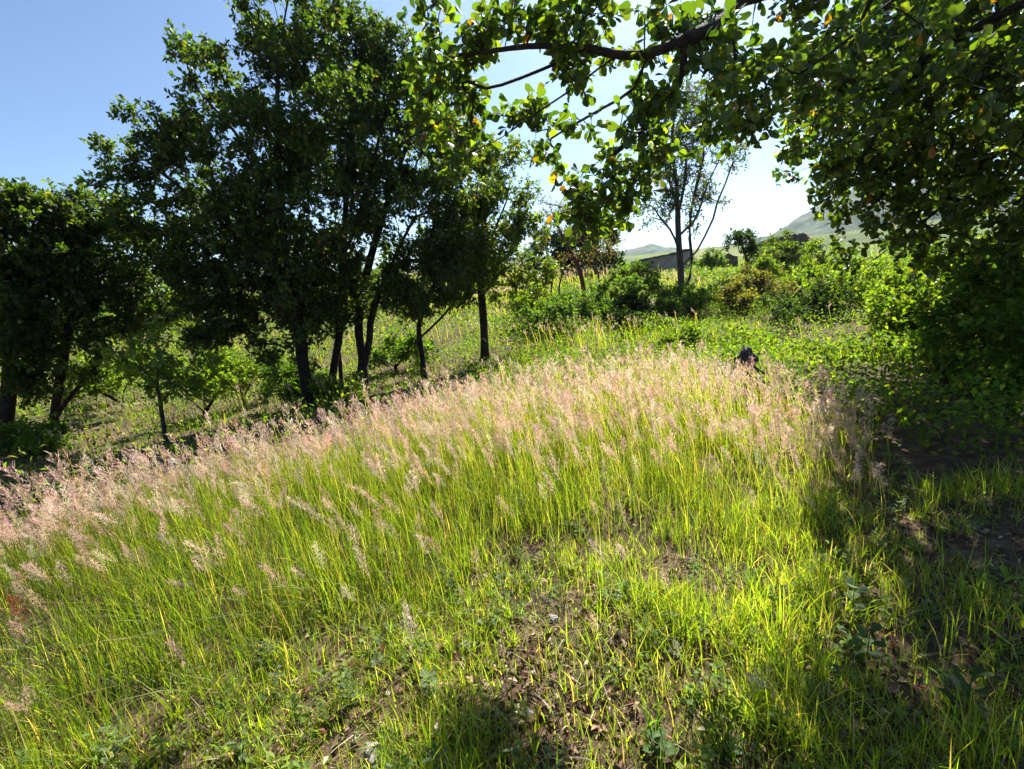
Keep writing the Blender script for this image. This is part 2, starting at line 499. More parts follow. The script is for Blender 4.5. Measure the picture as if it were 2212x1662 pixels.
# ------------------------------------------------------------------ the setting: ground and hills
def build_ground():
    rings = np.concatenate([[0.0], np.geomspace(.25, 1500, 160)]); na = 240
    th = np.linspace(0, 2 * math.pi, na, endpoint=False)
    x = rings[:, None] * np.sin(th)[None]; y = rings[:, None] * np.cos(th)[None]
    z = ground_z(x, y)
    v = np.stack([x, y, z], -1).reshape(-1, 3)
    i = np.arange(len(rings) - 1)[:, None] * na; j = np.arange(na)[None]; j2 = (j + 1) % na
    q = np.stack([i + j, i + na + j, i + na + j2, i + j2], -1).reshape(-1, 4)
    me = mesh('ground', v, np.concatenate([q[:, [0, 2, 1]], q[:, [0, 3, 2]]]), None, True)
    m = bpy.data.materials.new('ground'); t = nt(m); N = t.nodes; L = t.links
    out = N.new('ShaderNodeOutputMaterial'); pb = N.new('ShaderNodeBsdfPrincipled')
    pb.inputs['Roughness'].default_value = .97; pb.inputs['Specular IOR Level'].default_value = .15
    tc = N.new('ShaderNodeTexCoord')
    def noise(s, d, r=.6):
        n = N.new('ShaderNodeTexNoise'); n.inputs['Scale'].default_value = s; n.inputs['Detail'].default_value = d
        n.inputs['Roughness'].default_value = r; L.new(tc.outputs['Object'], n.inputs['Vector']); return n
    def ramp(src, stops):
        c = N.new('ShaderNodeValToRGB'); e = c.color_ramp.elements
        while len(e) < len(stops): e.new(.5)
        for k, (p, q) in enumerate(stops): e[k].position = p; e[k].color = (*q, 1)
        L.new(src, c.inputs[0]); return c
    soil = ramp(noise(9, 9, .7).outputs[0], [(.3, (.03, .019, .012)), (.48, (.085, .056, .034)), (.6, (.15, .105, .065)), (.78, (.26, .2, .14))])
    moss = ramp(noise(23, 7, .7).outputs[0], [(.3, (.02, .032, .008)), (.5, (.05, .075, .018)), (.7, (.12, .13, .04))])
    pick = ramp(noise(.8, 5, .6).outputs[0], [(.54, (0, 0, 0)), (.7, (1, 1, 1))])
    mx = N.new('ShaderNodeMix'); mx.data_type = 'RGBA'
    L.new(pick.outputs[0], mx.inputs[0]); L.new(soil.outputs[0], mx.inputs[6]); L.new(moss.outputs[0], mx.inputs[7])
    ln = N.new('ShaderNodeVectorMath'); ln.operation = 'LENGTH'; L.new(tc.outputs['Object'], ln.inputs[0])
    fr = N.new('ShaderNodeMapRange'); fr.inputs[1].default_value = 18; fr.inputs[2].default_value = 45; L.new(ln.outputs['Value'], fr.inputs[0])
    field = ramp(noise(.06, 6, .65).outputs[0], [(.36, (.04, .065, .016)), (.5, (.075, .11, .025)), (.6, (.12, .14, .04)), (.72, (.26, .2, .11))])
    m2 = N.new('ShaderNodeMix'); m2.data_type = 'RGBA'
    L.new(fr.outputs[0], m2.inputs[0]); L.new(mx.outputs[2], m2.inputs[6]); L.new(field.outputs[0], m2.inputs[7])
    L.new(m2.outputs[2], pb.inputs['Base Color'])
    bp = N.new('ShaderNodeBump'); bp.inputs['Strength'].default_value = .9; bp.inputs['Distance'].default_value = .03
    L.new(noise(34, 7, .7).outputs[0], bp.inputs['Height']); L.new(bp.outputs[0], pb.inputs['Normal'])
    L.new(pb.outputs[0], out.inputs[0])
    o = link('ground', me, m); o['kind'] = 'structure'

def build_hill(prof, D, seed, foot_z):
    """prof: survey silhouette points; ridge D metres off, sloping towards the viewer"""
    px = np.linspace(prof[0][0], prof[-1][0], 160)
    py = np.interp(px, [p[0] for p in prof], [p[1] for p in prof])
    py = py - (fbm(px * .03, px * 0, seed, 4) - .5) * 16
    ridge = P(px, py, np.full(len(px), D))
    rows = np.linspace(0, 1.5, 60)
    v = []
    for f in rows:
        k = np.where(f <= 1, .62 + .38 * f, .62 + .38 * f)
        x = ridge[:, 0] * k; y = ridge[:, 1] * k
        g = (np.sin(min(f, 1.0) * math.pi / 2) ** 1.15) if f <= 1 else max(0, 1 - (f - 1) * 1.2)
        z = foot_z + (ridge[:, 2] - foot_z) * g
        z = z + (fbm(x * .02, y * .02, seed + 9, 5) - .5) * 26 * math.sin(min(1, f) * math.pi) 
        v.append(np.stack([x, y, z], -1))
    v = np.concatenate(v); n = len(px)
    i = np.arange(len(rows) - 1)[:, None] * n; j = np.arange(n - 1)[None]
    q = np.stack([i + j, i + j + 1, i + n + j + 1, i + n + j], -1).reshape(-1, 4)
    o = link('hill', mesh('hill', v, np.concatenate([q[:, [0, 1, 2]], q[:, [0, 2, 3]]]), None, True), M_HILL)
    o['kind'] = 'structure'

build_ground()
build_hill([(1500, 600), (1600, 540), (1660, 507), (1720, 475), (1790, 436), (1850, 412), (1950, 395), (2100, 385), (2400, 400), (2800, 450), (3100, 540)], 620, 4, -6)
build_hill([(150, 700), (400, 620), (700, 590), (1000, 566), (1200, 552), (1330, 548), (1400, 530), (1450, 538), (1560, 556), (1700, 560)], 950, 21, -8)

# haze: the air between here and the hills
def build_haze():
    x, y, z0, z1 = 1560, 1560, -40, 190
    v = [(a, b, c) for c in (z0, z1) for b in (-y, y) for a in (-x, x)]
    f = [(0, 2, 3, 1), (4, 5, 7, 6), (0, 1, 5, 4), (1, 3, 7, 5), (3, 2, 6, 7), (2, 0, 4, 6)]
    me = bpy.data.meshes.new('haze'); me.from_pydata(v, [], f)
    m = bpy.data.materials.new('haze'); t = nt(m)
    out = t.nodes.new('ShaderNodeOutputMaterial'); pv = t.nodes.new('ShaderNodeVolumePrincipled')
    pv.inputs['Color'].default_value = (.6, .8, 1, 1); pv.inputs['Density'].default_value = .0002
    pv.inputs['Anisotropy'].default_value = .8
    t.links.new(pv.outputs[0], out.inputs['Volume'])
    o = link('haze', me, m); o['kind'] = 'stuff'
build_haze()

# ------------------------------------------------------------------ ruined walls
def ruin(name, label, cat, top, Y0, Y1, px0, px1, thick, mat, seed, cap=True):
    """a rough earth wall; top: survey silhouette of its crest"""
    n = 40
    px = np.linspace(px0, px1, n); Y = np.linspace(Y0, Y1, n)
    py = np.interp(px, [t[0] for t in top], [t[1] for t in top]) + (fbm(px * .12, px * 0, seed, 3) - .5) * 5
    crest = P(px, py, Y)
    base = np.array([crest[n // 2, 0], crest[n // 2, 1], 0]); base[2] = ground_z(base[0], base[1])
    root = thing(name, label, cat, base)
    dirw = norm(crest[-1] - crest[0]); nrm = norm(np.array([-dirw[1], dirw[0], 0]))
    rows = 9; v = []
    for side in (0, 1):
        for k in range(rows):
            f = k / (rows - 1)
            g = ground_z(crest[:, 0], crest[:, 1]) - .3
            z = g + (crest[:, 2] - g) * f
            bul = (fbm(px * .2 + 7 * side, z * 2.2, seed + 3, 3) - .5) * .22 + (1 - f) * .12
            q = crest.copy(); q[:, 2] = z
            q = q + nrm * ((thick if side else 0) + (bul if side else -bul))[:, None]
            v.append(q)
    v = np.array(v)                                   # 2*rows, n, 3
    order = np.concatenate([v[:rows], v[rows:][::-1]])
    m = len(order)
    i = np.arange(m - 1)[:, None] * n; j = np.arange(n - 1)[None]
    q = np.stack([i + j, i + j + 1, i + n + j + 1, i + n + j], -1).reshape(-1, 4)
    t = [q[:, [0, 1, 2]], q[:, [0, 2, 3]]]
    for e in (0, n - 1):
        for k in range(1, m - 1): t.append(np.array([[e, e + k * n, e + (k + 1) * n]]))
    mb = MB(); mb.add(order.reshape(-1, 3), np.concatenate(t)); mb.build('wall_body', mat, root, False, base)
    if cap:
        rng = np.random.default_rng(seed); k = 0
        while k < n - 2:
            w = rng.integers(2, 4); e = min(k + w, n - 1)
            p = crest[k:e + 1].mean(0) + nrm * thick / 2
            hw = np.linalg.norm(crest[e] - crest[k]) / 2 * .96; hh = rng.uniform(.05, .1); ht = thick / 2 + rng.uniform(.05, .14)
            c = np.array([(a, b, d) for d in (-1, 1) for b in (-1, 1) for a in (-1, 1)], float)
            c = c + rng.normal(0, .12, c.shape)
            vv = p + c[:, 0:1] * hw * dirw + c[:, 1:2] * ht * nrm + c[:, 2:3] * hh * np.array([0, 0, 1.0])
            f = np.array([[0, 2, 3], [0, 3, 1], [4, 5, 7], [4, 7, 6], [0, 1, 5], [0, 5, 4], [1, 3, 7], [1, 7, 5], [3, 2, 6], [3, 6, 7], [2, 0, 4], [2, 4, 6]])
            mb = MB(); mb.add(vv, f); mb.build('coping_stone', M_COPING, root, False, base)
            k = e
    return root
M_COPING = earthy('coping', [(.3, (.05, .036, .026)), (.6, (.12, .09, .065)), (.8, (.2, .16, .12))], 5, .95, .8, 20)
ruin('earth_wall', 'low mauve grey earth wall with a dark crest, left of the twin-trunked tree', 'wall',
     [(1350, 578), (1372, 566), (1395, 560), (1440, 552), (1480, 541), (1560, 536)], 42, 39, 1354, 1492, .5, M_ADOBE, 5)
ruin('earth_wall', 'dark brown ruined wall crest below the hill at the right', 'wall',
     [(1630, 530), (1660, 517), (1700, 509), (1735, 504), (1748, 516)], 44, 40, 1628, 1750, .6, M_COPING, 8, False)
ruin('earth_wall', 'small dark wall fragment between the round green bushes on the rise', 'wall',
     [(1560, 556), (1575, 548), (1595, 554)], 41, 41, 1561, 1594, .5, M_COPING, 12, False)

# ------------------------------------------------------------------ oaks at the meadow edge
def oak(name, label, cat, bpx, bpy_, Y, top, lobes, ntips, r_base, seed, lean=None, limbs=(), **kw):
    base = foot(bpx, bpy_, Y)
    pts = [base] + [P(a, b, c) for a, b, c in top]
    lines = [(tline(pts, 5 + 4 * len(top)), None)]
    for lb in limbs:
        lines.append((tline([P(a, b, c) for a, b, c in lb], 8), 0))
    mat = kw.pop('mat', M_OAK)
    root, mb, data = woody(name, label, cat, base, lines, lobes, ntips, r_base=r_base, seed=seed, **kw)
    finish(root, mb, mat, base)
    return root

GRP = 'oaks along the meadow edge'
oak('oak_tree', 'tall broad dark oak with the leftmost thick trunk of the clump', 'tree', 670, 882, 10, [(655, 790, 10), (645, 700, 10), (610, 500, 10), (600, 260, 10.1), (600, 80, 10.3)],
    [(250, 340, 55, 9.4), (310, 345, 80, 9.5), (400, 430, 105, 9.5), (350, 280, 60, 9.8), (440, 250, 85, 10), (440, 150, 55, 10.2), (520, 330, 130, 10), (555, 140, 105, 10), (600, 45, 80, 10.3),
     (540, 30, 40, 10.3), (660, 30, 60, 10.3), (650, 240, 140, 10), (500, 550, 105, 9.8), (420, 620, 75, 9.6), (620, 480, 140, 9.8), (560, 680, 85, 9.6), (480, 720, 60, 9.6), (640, 640, 100, 9.8), (340, 500, 70, 9.6), (330, 590, 75, 9.7), (440, 690, 80, 9.6), (380, 540, 80, 9.5), (290, 470, 50, 9.6), (560, 600, 110, 10.2), (660, 560, 110, 10.4), (480, 470, 110, 10.2), (600, 720, 70, 10)],
    1500, .12, 3, limbs=[[(645, 690, 10), (560, 560, 9.8), (430, 440, 9.6), (320, 350, 9.5)], [(612, 480, 10), (540, 330, 10), (450, 220, 10)], [(640, 660, 10), (560, 620, 9.8), (460, 610, 9.7)]],
    group=GRP, leaf=.092, per_tip=6, rosette=9, spread=.25, tmpl=LEAF2)
oak('oak_tree', 'oak with slim dark trunk close right of the thick leaning trunk', 'tree', 712, 868, 10.9, [(722, 790, 10.9), (735, 700, 11), (745, 480, 11.1), (760, 250, 11.3), (770, 80, 11.4)],
    [(730, 420, 120, 11), (760, 260, 120, 11.3), (740, 110, 90, 11.4), (700, 70, 65, 11.2), (700, 170, 85, 11.2), (770, 45, 40, 11.4), (705, 590, 105, 11), (815, 130, 75, 11.5), (835, 80, 35, 11.5), (830, 240, 90, 11.4), (700, 700, 60, 10.9)],
    560, .085, 5, limbs=[[(742, 560, 11), (790, 420, 11.2), (830, 250, 11.4)]], group=GRP, leaf=.092, per_tip=6, rosette=9, spread=.25, tmpl=LEAF2)
oak('oak_tree', 'oak forking low into paired upright stems in the middle of the clump', 'tree', 785, 855, 11.2, [(782, 770, 11.2), (775, 690, 11.2), (800, 560, 11.2), (850, 400, 11.2), (900, 250, 11.3)],
    [(860, 340, 120, 11.2), (880, 490, 130, 11), (820, 610, 105, 11), (930, 240, 85, 11.4), (910, 620, 85, 10.8), (960, 350, 80, 11.4), (870, 180, 60, 11.5), (950, 480, 80, 11.2), (990, 430, 70, 11.6), (1010, 300, 60, 11.8), (960, 580, 60, 11.4)],
    620, .13, 7, limbs=[[(784, 800, 11.2), (797, 740, 11.1), (803, 680, 11.1), (840, 580, 11), (890, 480, 11)]], group=GRP, leaf=.092, per_tip=6, rosette=9, spread=.25, tmpl=LEAF2)
oak('oak_sapling', 'thin dark stem standing between the two trunks under the clump', 'tree', 740, 862, 11.5, [(735, 790, 11.5), (728, 720, 11.5), (735, 640, 11.5)],
    [(735, 640, 45, 11.5), (760, 690, 30, 11.4), (715, 690, 30, 11.4)], 40, .05, 8, group=GRP, leaf=.11, per_tip=4, rosette=6)
oak('oak_tree', 'thin crooked oak with bare stem right of the paired stems', 'tree', 918, 836, 11.9, [(912, 770, 11.9), (905, 705, 11.9), (925, 650, 11.9), (960, 560, 11.9)],
    [(960, 550, 75, 11.9), (935, 650, 60, 11.7), (985, 650, 45, 11.7), (890, 690, 40, 11.7), (1000, 560, 60, 12)],
    250, .07, 9, limbs=[[(905, 705, 11.9), (890, 690, 11.8), (870, 680, 11.8)], [(908, 730, 11.9), (950, 690, 11.8), (985, 650, 11.8)]], group=GRP, leaf=.095, per_tip=5, rosette=8, tmpl=LEAF2)
oak('oak_tree', 'rightmost oak of the clump with lone trunk and brighter round crown', 'tree', 1048, 778, 13, [(1045, 700, 13), (1040, 620, 13), (1045, 500, 13), (1050, 380, 13.1)],
    [(1060, 490, 100, 13), (1025, 390, 85, 13.2), (1105, 560, 70, 13), (1040, 590, 80, 12.8), (1150, 600, 42, 13), (1000, 590, 55, 12.9), (1110, 460, 50, 13.2), (1060, 330, 50, 13.3), (1180, 560, 25, 13), (1000, 470, 70, 12.6), (985, 360, 60, 12.4), (1115, 390, 55, 13.2), (1135, 500, 50, 13.1)],
    620, .105, 10, limbs=[[(1042, 640, 13), (1090, 580, 13), (1140, 590, 13)], [(1043, 560, 13), (1080, 470, 13), (1100, 420, 13.1)]], group=GRP,
    cols=[(.6, (.07, .11, .02)), (.25, (.11, .15, .024)), (.13, (.15, .18, .03)), (.02, (.3, .17, .03))], leaf=.088, per_tip=6, rosette=9, spread=.26, tmpl=LEAF2)
oak('oak_tree', 'oak cut off by the left edge of the picture with dark trunk', 'tree', 10, 985, 9, [(14, 900, 9), (22, 800, 9), (20, 650, 9), (10, 480, 9)],
    [(15, 440, 60, 9), (55, 520, 95, 9), (-10, 600, 120, 9), (75, 640, 85, 9), (20, 760, 85, 8.8), (-40, 480, 90, 9), (80, 460, 50, 9.2), (60, 840, 45, 8.8)],
    520, .12, 13, limbs=[[(20, 700, 9), (60, 600, 9), (70, 500, 9)]], group=GRP, leaf=.092, per_tip=6, rosette=9, spread=.25, tmpl=LEAF2)
oak('oak_tree', 'oak beside the left edge one with crooked leaning stem and sunlit top', 'tree', 108, 962, 9.6, [(118, 900, 9.6), (130, 820, 9.6), (150, 700, 9.6), (180, 580, 9.7), (190, 460, 9.8)],
    [(175, 455, 55, 9.8), (225, 455, 45, 9.9), (165, 570, 95, 9.7), (255, 570, 80, 9.9), (150, 690, 80, 9.6), (245, 670, 70, 9.9), (310, 600, 55, 10), (110, 800, 55, 9.5), (190, 780, 45, 9.6), (320, 690, 40, 10)],
    560, .095, 14, limbs=[[(118, 905, 9.6), (150, 860, 9.7), (200, 800, 9.8), (225, 760, 9.9)], [(150, 700, 9.6), (220, 640, 9.8), (270, 590, 9.9)]], group=GRP,
    cols=[(.7, (.045, .078, .016)), (.2, (.075, .11, .02)), (.08, (.12, .13, .025))], leaf=.092, per_tip=6, rosette=9, spread=.26, tmpl=LEAF2)
oak('oak_sapling', 'small sapling with pale thin stem standing alone at the left of the meadow', 'tree', 360, 962, 8.2, [(352, 910, 8.2), (345, 860, 8.2), (340, 810, 8.2), (350, 760, 8.3)],
    [(320, 800, 40, 8.2), (385, 800, 45, 8.3), (420, 770, 30, 8.4), (270, 770, 35, 8.2), (350, 850, 40, 8.1), (400, 850, 35, 8.1), (345, 740, 35, 8.4)],
    75, .035, 15, limbs=[[(345, 850, 8.2), (310, 800, 8.2), (265, 775, 8.2)], [(347, 870, 8.2), (390, 820, 8.3), (430, 760, 8.4)]], group=GRP, bark=M_PALEBARK,
    cols=BRIGHT_COLS, leaf=.11, per_tip=3, rosette=5, limb_r=.012)

# ------------------------------------------------------------------ trees further up the slope
oak('twin_trunk_tree', 'slender open tree with two grey trunks and rising bare limbs on the slope', 'tree', 1472, 640, 22, [(1470, 580, 22), (1465, 500, 22), (1462, 400, 22), (1452, 320, 22), (1456, 240, 22)],
    [(1430, 430, 38, 22), (1402, 462, 28, 21.8), (1462, 350, 50, 22), (1440, 290, 45, 22), (1500, 400, 45, 22), (1525, 320, 48, 22), (1480, 240, 55, 22), (1560, 370, 32, 22), (1592, 320, 30, 22), (1545, 440, 24, 22), (1470, 470, 34, 22), (1545, 260, 36, 22), (1500, 480, 24, 22), (1420, 370, 36, 22)],
    620, .15, 31, limbs=[[(1476, 636, 22), (1492, 592, 22.1), (1494, 545, 22.1), (1488, 490, 22.1), (1500, 420, 22.1), (1518, 350, 22.1), (1522, 280, 22.1)],
                         [(1491, 570, 22.1), (1512, 530, 22), (1538, 480, 22), (1552, 430, 22), (1578, 370, 22), (1592, 305, 22)],
                         [(1467, 540, 22), (1450, 500, 22), (1425, 470, 22), (1412, 448, 22), (1392, 440, 22)], [(1489, 500, 22.1), (1512, 450, 22), (1528, 400, 22), (1552, 350, 22)],
                         [(1463, 440, 22), (1442, 380, 22), (1428, 320, 22)], [(1463, 470, 22), (1478, 400, 22), (1484, 320, 22)]], bark=M_PALEBARK, mat=M_BUSH,
    cols=[(.6, (.06, .09, .03)), (.3, (.085, .11, .04)), (.1, (.2, .1, .05))], leaf=.115, per_tip=4, rosette=5, spread=.38, limb_r=.03, tmpl=LEAF2, r_tip=.011, wob=.16)
oak('thorn_tree', 'reddish brown twiggy thorn tree with leaning dark stem on the pink field', 'tree', 1265, 648, 22, [(1256, 600, 22), (1245, 565, 22), (1225, 530, 22), (1205, 490, 22)],
    [(1200, 500, 50, 22), (1250, 530, 50, 22), (1290, 540, 45, 22), (1230, 460, 40, 22.2), (1310, 530, 30, 22), (1330, 545, 20, 22), (1185, 450, 35, 22)],
    260, .1, 33, limbs=[[(1250, 580, 22), (1280, 555, 22), (1320, 545, 22)], [(1247, 570, 22), (1260, 530, 22), (1265, 490, 22)]], bark=M_REDBARK, mat=M_BUSH,
    cols=[(.4, (.1, .1, .04)), (.35, (.15, .09, .05)), (.25, (.07, .085, .03))], leaf=.09, per_tip=3, rosette=4, spread=.35, tmpl=LEAF2, r_tip=.009, path_w=.15)
oak('thorn_sapling', 'small bare forked sapling right of the reddish thorn tree', 'tree', 1303, 650, 20, [(1296, 620, 20), (1292, 590, 20)],
    [(1285, 580, 14, 20), (1315, 580, 14, 20)], 14, .05, 34, limbs=[[(1297, 622, 20), (1310, 600, 20), (1335, 575, 20)]], bark=M_BARK, mat=M_BUSH, cols=OLIVE_COLS, leaf=.07, per_tip=2, rosette=2, spread=.25, tmpl=LEAF2, limb_r=.01, r_tip=.01)
for k, (a, b, c, lab) in enumerate([(1193, 662, 590, 'thin straight bare stem nearest the oak crown on the pink field'), (1210, 655, 592, 'thin slanting bare stem between oak crown and thorn tree')]):
    oak('thorn_sapling', lab, 'sapling', a, b, 21, [(a - 2, (b + c) / 2, 21), (a + 4, c, 21)], [(a + 4, c - 8, 14, 21)], 10, .035, 35 + k, mat=M_BUSH, cols=OLIVE_COLS, leaf=.08, per_tip=2, rosette=3, spread=.2, tmpl=LEAF2, limb_r=.01, r_tip=.008)
oak('juniper_tree', 'dark blue green conifer spreading behind the reddish thorn tree', 'tree', 1285, 590, 36, [(1285, 560, 36), (1285, 510, 36), (1280, 440, 36)],
    [(1280, 470, 45, 36), (1320, 490, 32, 36), (1240, 500, 45, 36), (1290, 545, 50, 36), (1200, 540, 45, 36), (1335, 510, 22, 36), (1250, 560, 40, 36), (1180, 575, 40, 36), (1230, 580, 40, 35.5), (1300, 580, 40, 35.5)],
    420, .22, 41, mat=M_BUSH, cols=[(.8, (.022, .042, .024)), (.2, (.035, .06, .028))], leaf=.24, per_tip=6, rosette=7, spread=.45, tmpl=LEAF2, r_tip=.015)
oak('small_tree', 'little round headed tree with one dark stem at the brow right of centre', 'tree', 1613, 622, 21, [(1613, 590, 21), (1612, 560, 21), (1605, 535, 21)],
    [(1600, 528, 28, 21), (1622, 530, 22, 21), (1583, 515, 15, 21)], 90, .055, 43, limbs=[[(1613, 570, 21), (1630, 540, 21), (1645, 510, 21)]], mat=M_BUSH, cols=DARK_COLS, leaf=.1, per_tip=5, rosette=6, spread=.25, tmpl=LEAF2, limb_r=.02, r_tip=.009)

# ------------------------------------------------------------------ shrubs
def shrub(name, label, px, py, Y, wpx, hpx, n, leaf, cols, seed, group, cat='shrub', tmpl=LEAF2, per_tip=5, rosette=6, spread=.18, mat=M_BUSH, bark=M_BARK, lob=None):
    base = foot(px, py, Y)
    s = Y / (FPX * K); w = wpx * s; h = hpx * s
    rng = np.random.default_rng(seed)
    lines = []
    stem = tline([base, base + np.array([rng.normal(0, .05) * w, rng.normal(0, .05) * w, h * .3]), base + np.array([rng.normal(0, .1) * w, rng.normal(0, .1) * w, h * .6])], 6)
    lines.append((stem, None))
    for k in range(4):
        a = rng.random() * 6.28
        e = base + np.array([math.cos(a) * w * .33, math.sin(a) * w * .33, h * rng.uniform(.35, .7)])
        lines.append((tline([stem[1], (stem[1] + e) / 2 + np.array([0, 0, .05 * h]), e], 5), 0))
    if lob is None:
        lob = []
        for k in range(7):
            u = rng.uniform(-.36, .36); q = rng.uniform(.3, .78) * (1 - abs(u) * .7)
            lob.append((px + u * wpx, py - q * hpx, hpx * rng.uniform(.22, .34), Y + rng.normal(0, .25) * w))
    root, mb, data = woody(name, label, cat, base, lines, lob, n, leaf=leaf, per_tip=per_tip, rosette=rosette, spread=spread, cols=cols, r_base=max(.012, h * .03), r_tip=.003,
                           tmpl=tmpl, mat=mat, bark=bark, seed=seed, group=group, limb_r=.5, squash=.9, path_w=.15)
    finish(root, mb, mat, base, 'foliage')
    return root

G1 = 'shrubs on the rise near the wall'
shrub('round_shrub', 'dark green bushy shrub just right of the twin-trunked tree', 1535, 590, 33, 85, 58, 110, .13, SHRUB_COLS, 51, G1, spread=.3)
shrub('round_shrub', 'grey green shrub below the dark ruined wall crest', 1685, 592, 27, 150, 95, 190, .13, OLIVE_COLS[:1] + SHRUB_COLS, 52, G1, spread=.3)
shrub('round_shrub', 'bright lime green low shrub right of the little round tree', 1650, 612, 23, 90, 50, 120, .11, BRIGHT_COLS, 53, G1, spread=.25)
shrub('round_shrub', 'pale yellow green shrub at the foot of the right hill', 1780, 590, 26, 110, 80, 130, .12, BRIGHT_COLS, 54, G1, spread=.3)
shrub('round_shrub', 'low dark shrub at the left end of the earth wall', 1345, 600, 37, 70, 35, 60, .13, DARK_COLS, 55, G1, spread=.3)
shrub('round_shrub', 'small leafy shrub at the foot of the twin trunks', 1525, 650, 20, 60, 35, 60, .09, SHRUB_COLS, 56, G1)
G0 = 'far bushes on the slope beyond the oaks'
for k, (lab, px, py, Y, w, h, n) in enumerate([('far dark bush seen beyond the crooked leaning oak', 300, 735, 26, 230, 120, 190), ('far bush seen left of the thick trunk', 470, 715, 29, 220, 110, 190),
        ('far bush seen through the gap behind the thick trunk', 640, 690, 31, 220, 110, 190), ('far bush seen behind the paired stems', 830, 665, 31, 220, 110, 190),
        ('far bush left of the lone oak trunk', 980, 645, 33, 180, 90, 150), ('far bush beyond the left edge oak', 90, 760, 24, 240, 130, 190)]):
    shrub('far_bush', lab, px, py, Y, w, h, n, .15, SHRUB_COLS, 140 + k, G0, cat='bush', spread=.4)
G2 = 'shrubs on the bank behind the meadow'
for k, (lab, px, py, Y, w, h, n, cols) in enumerate([
    ('deep green shrub on the bank below the reddish thorn tree', 1215, 730, 15, 130, 80, 170, SHRUB_COLS),
    ('broad dark green shrub left of the twin trunk foot', 1345, 690, 17, 150, 90, 220, SHRUB_COLS),
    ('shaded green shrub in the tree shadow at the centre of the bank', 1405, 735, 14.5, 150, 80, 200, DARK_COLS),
    ('lush shrub directly below the twin trunks', 1490, 700, 17, 120, 65, 170, SHRUB_COLS),
    ('bright leafy shrub right of the oak clump on the bank', 1140, 690, 17, 110, 60, 130, BRIGHT_COLS),
    ('brownish olive shrub right of the tree shadow', 1640, 700, 15.5, 120, 90, 190, OLIVE_COLS),
    ('mid green shrub beside the brownish olive one', 1560, 690, 17, 110, 65, 150, BRIGHT_COLS),
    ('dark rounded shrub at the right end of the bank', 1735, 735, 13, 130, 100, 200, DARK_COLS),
    ('light green shrub above the dark rounded one', 1760, 660, 16, 120, 70, 160, BRIGHT_COLS),
    ('tall leafy shrub below the drooping oak branch', 1850, 700, 13, 120, 100, 200, BRIGHT_COLS),
    ('yellow green weedy shrub above the charred stump', 1640, 785, 9.8, 140, 55, 130, BRIGHT_COLS),
    ('small green shrub left of the charred stump', 1480, 765, 11, 110, 40, 90, BRIGHT_COLS),
    ('leafy shrub in sun behind the oak trunks at centre left', 860, 800, 14, 120, 70, 130, SHRUB_COLS),
    ('low bright green shrub at the foot of the thick trunk', 620, 880, 10.8, 110, 80, 130, SHRUB_COLS),
    ('sunlit green shrub beyond the lone sapling', 440, 880, 11.5, 150, 90, 170, BRIGHT_COLS),
    ('green shrub in the gap between sapling and oak clump', 530, 850, 13, 140, 80, 160, SHRUB_COLS),
    ('sunlit bush beyond the crooked leaning oak', 260, 860, 14, 160, 80, 170, BRIGHT_COLS),
    ('low bush at the foot of the left edge oak', 70, 980, 8.8, 120, 60, 110, SHRUB_COLS),
    ('bright upright herb right of the thick leaning trunk', 694, 882, 9.9, 26, 50, 40, BRIGHT_COLS),
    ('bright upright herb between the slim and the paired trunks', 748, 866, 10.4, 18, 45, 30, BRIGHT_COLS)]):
    shrub('bank_shrub', lab, px, py + 6, Y, w * 1.5, h * 1.5, int(n * 1.4), .08 if Y < 14 else .1, cols, 60 + k, G2, spread=.22)

